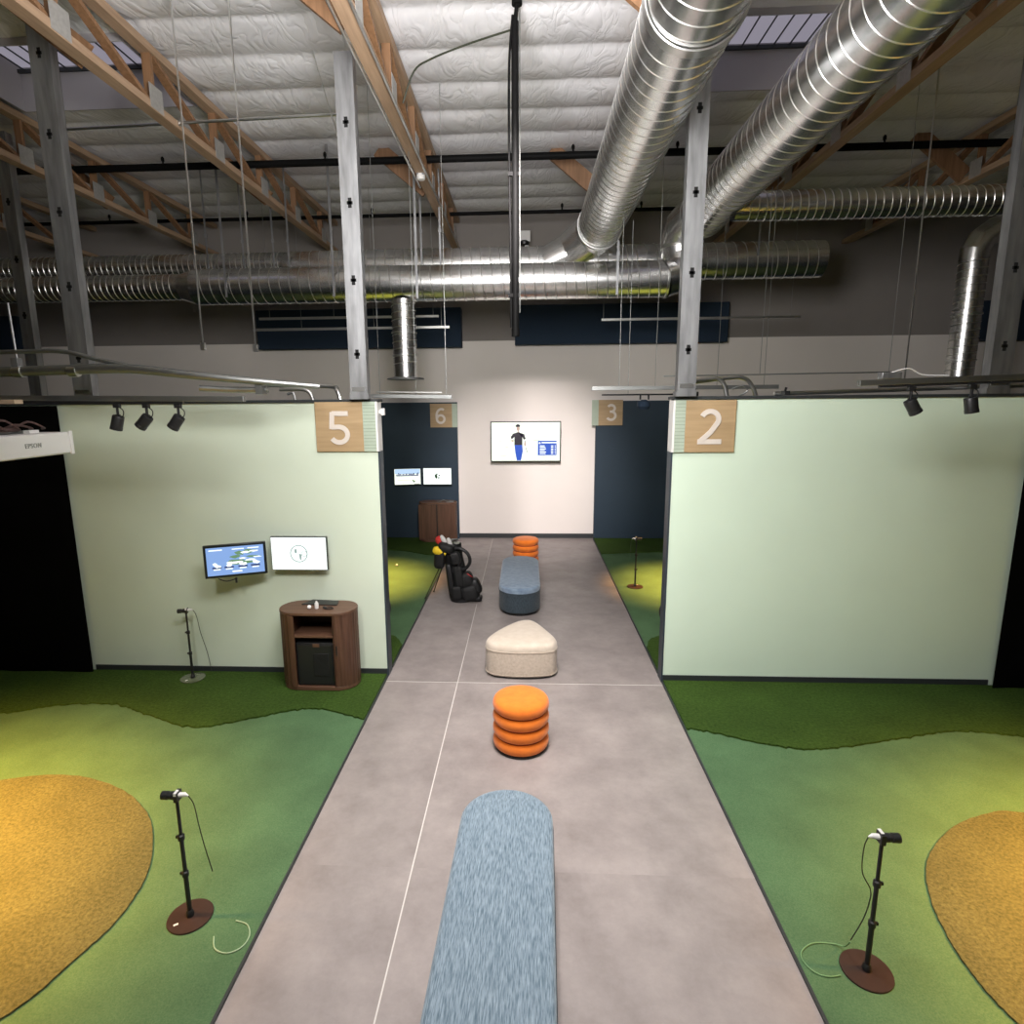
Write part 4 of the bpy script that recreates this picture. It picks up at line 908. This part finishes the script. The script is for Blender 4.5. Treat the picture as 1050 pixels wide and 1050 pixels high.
MB().tube([(.045*math.cos(a)+.0, .03*math.sin(a), .006) for a in [2*PI*i/20 for i in range(21)]], .006, 6, False).build('loop', m_blackm, t)
MB().sphere((-.045, .005, .012), .018, sc=(1.3, 1, .6)).build('clip', m_blackm, t)
tambour_cabinet('closed dark walnut cabinet with two doors against the navy wall by the 6 sign', (-1.905, 12.72, .03), True)
tag(MB().tube(smoothpts([(-1.93, 12.68, .893), (-1.85, 12.66, .895), (-1.78, 12.7, .92), (-1.70, 12.66, .895), (-1.60, 12.70, .90)], 5), .010, 6).box(-1.66, 12.64, .884, -1.56, 12.72, .905).build('cable_bundle', m_rail), 'small grey clutter of cable on the closed walnut cabinet', 'cable')
tag(MB().sphere((-2.396, 10.67, .034), .0215).build('golf_ball', m_ball), 'white golf ball lying alone on the yellow-lit far turf', 'ball')

# ------------------------------------------------------------------ stand bag of golf clubs
t = thing('golf_bag', 'black golf stand bag with red and yellow club covers, standing on the tile', 'golf bag', (-.95, 8.82, 0))
def lp(x, y, z): return (x, y, z)
axis0 = Vector((-.05, 0, .0)); axis1 = Vector((-.20, .08, .84))
def ax(k, dx=0, dy=0, dz=0): p = axis0.lerp(axis1, k); return (p.x+dx, p.y+dy, p.z+dz)
q = MB(); rs = []
for k, rx, ry in ((0, .16, .12), (.02, .17, .13), (.15, .165, .13), (.35, .16, .125), (.55, .15, .12), (.72, .14, .115), (.88, .145, .12), (.96, .15, .125), (1.0, .15, .125), (1.0, .13, .11), (.93, .12, .10)):
    c = ax(k); n_ = 28
    rs.append([(c[0]+rx*math.cos(2*PI*i/n_)*(1+.03*math.sin(6*PI*i/n_)), c[1]+ry*math.sin(2*PI*i/n_)+.0, c[2]-.30*rx*-math.cos(2*PI*i/n_)*(1 if k > .03 else 0)) for i in range(n_)])
q.rings(rs); q.build('bag_body', m_bagblk, t, angle=50)
MB().lathe([(.14, 0), (.165, .004), (.165, .05), (.15, .055)], (-.05, 0, 0), 24).build('base', m_bagshine, t)
def pouch(c, s_, rot, name='pocket', m=None):
    b = MB().sphere((0, 0, 0), 1, 18, 12); R = Matrix.Rotation(rot, 3, 'Y')
    def sq(v):
        v = Vector(v); e = .55; f_ = lambda a: math.copysign(abs(a)**e, a); return Vector((f_(v.x)*s_[0], f_(v.y)*s_[1], f_(v.z)*s_[2]))
    b.v = [tuple(R @ sq(v) + Vector(c)) for v in b.v]; return b.build(name, m or m_bagblk, t, angle=60)
pouch((.17, -.04, .24), (.085, .10, .125), -.42, m=m_bagshine); pouch((.09, -.05, .14), (.14, .12, .13), -.25); pouch((.03, -.06, .34), (.12, .09, .12), -.35)
pouch((-.07, -.11, .40), (.07, .05, .17), -.15); pouch((-.20, -.08, .36), (.05, .06, .24), -.12, m=m_bagshine); pouch((-.10, -.12, .15), (.08, .05, .11), -.1)
pouch((.16, -.04, .05), (.12, .10, .045), .0, 'foot_block', m_bagshine)
pouch((-.36, -.04, .68), (.085, .10, .17), .10, 'rain_hood'); pouch((-.26, -.02, .83), (.13, .12, .07), .25, 'rain_hood'); pouch((-.12, -.09, .68), (.08, .05, .10), -.2, m=m_bagshine)
MB().tube(smoothpts([(-.14, -.06, .82), (-.04, -.08, .83), (.07, -.09, .75), (.10, -.09, .63), (.04, -.09, .53), (-.04, -.08, .50)], 6), [.027]*31, 8).build('shoulder_strap', m_bagshine, t)
MB().tube(smoothpts([(-.10, -.12, .80), (-.05, -.145, .66), (-.08, -.15, .52), (-.02, -.15, .42)], 6), .012, 6).build('strap', m_bagblk, t)
for a, b in (((-.33, -.02, .60), (-.605, -.02, .026)), ((-.30, .06, .62), (-.53, .36, .014))):
    MB().tube([a, b], .008, 8).sphere(b, .016, 8, 6, (1, 1, .7)).build('leg', m_cable_k, t)
MB().beam((.06, -.14, .46), (.14, -.13, .40), .006, .01, (0, 1, 0)).build('trim_line', m_red, t)
def cover(c, r, l, rot, m, nm):
    b = MB().lathe([(.001, l), (r*.6, l*.95), (r, l*.72), (r*.95, l*.45), (r*.6, l*.2), (r*.5, 0)], n=16); R = Matrix.Rotation(rot[0], 3, 'X') @ Matrix.Rotation(rot[1], 3, 'Y')
    b.v = [tuple(R @ Vector(v) + Vector(c)) for v in b.v]; return b.build(nm, m, t)
cover((-.28, .06, .82), .065, .21, (-.1, -.75), m_red, 'red_club_cover'); cover((-.26, -.08, .75), .068, .21, (.2, -1.2), m_yellow, 'yellow_club_cover')
cover((-.24, .02, .82), .035, .22, (0, -.5), m_white, 'white_club_cover'); cover((-.18, .0, .82), .038, .17, (.1, -.35), m_white, 'white_club_cover')
MB().tube([(-.18, .05, .75), (-.17, .05, .93)], .005, 6).beam((-.20, .05, .93), (-.08, .04, .945), .02, .025, (0, 1, 0)).tube([(-.12, .0, .72), (-.10, .0, .90)], .005, 6).beam((-.15, .0, .905), (-.06, .0, .90), .02, .03, (0, 1, 0)).build('iron_club', m_steel, t)

# bags hung on the far faces of the partitions, just peeping past their ends
def hung(x, y, sgn, label):
    t = thing('hanging_bag', label, 'bag', (x, y, 0))
    b = MB().sphere((0, 0, .70), 1, 18, 12, (.075, .07, .115)); b.build('pouch', m_bagshine, t)
    MB().tube(smoothpts([(0, 0, .79), (sgn*.012, 0, .88), (sgn*-.012, 0, .96), (0, 0, 1.06)], 4), .016, 8).box(-.022, -.02, .86, .022, .02, .89).box(-.02, -.02, .94, .02, .02, .96).build('strap', m_blackm, t)
    MB().box(-.03, -.12, 1.03, .03, .02, 1.06).build('hook', m_blackm, t)
hung(-1.615, 6.47, 1, 'black pouch hanging by a strap behind the television wall\'s end')
hung(1.535, 6.41, -1, 'black pouch hanging by a strap behind the bare pale wall\'s end')

# ------------------------------------------------------------------ projector
t = thing('projector', 'white ceiling projector at the left edge of the photo, black curtain behind', 'projector', (-4.12, 4.15, 2.60), .05)
MB().box(-.34, -.72, 0, .34, .72, .178).build('casing', m_white, t, bevel=.014)
MB().box(.335, .700, -.006, .352, .735, .186).build('end_lip', m_white, t, bevel=.004)
MB().box(-.2, -.5, .178, .15, .5, .20).build('top_plate', m_stud, t)
q = MB()
for i in range(8):
    y = -.5+.13*i; q.tube(smoothpts([(.1, y, .2), (.2, y+.05, .25+.02*(i % 3)), (.24, y+.16, .22), (.15, y+.26, .21)], 4), .009, 6)
q.tube([(.2, -.5, .225), (.2, .35, .215)], .018, 8); q.build('cable_bundle', m_redbrown, t)
MB().box(.20, .40, .18, .25, .50, .205).build('bracket', m_white, t)
MB().tube([(-.1, .15, .19), (-.1, .15, 4.1)], .03, 12).build('mount_pole', m_blackm, t)
fc = bpy.data.curves.new('lettering', 'FONT'); fc.body = 'EPSON'; fc.size = .050; fc.extrude = .002; fc.align_x = 'CENTER'; fc.space_character = 1.15
fo = bpy.data.objects.new('lettering_curve', fc); C.objects.link(fo); dg = bpy.context.evaluated_depsgraph_get()
me = bpy.data.meshes.new_from_object(fo.evaluated_get(dg)); me.materials.clear(); me.materials.append(m_rail); bpy.data.objects.remove(fo)
lo = bpy.data.objects.new('lettering', me); C.objects.link(lo); lo.parent = t.children[0]; lo.location = (.342, .30, .075); lo.rotation_euler = (PI/2, 0, PI/2)
tag(MB().box(-5.6, 4.84, 3.01, -4.22, 4.93, 3.045).build('ledge_board', m_tan, bevel=.003), 'thin tan board just above the projector, under the light rail', 'board')
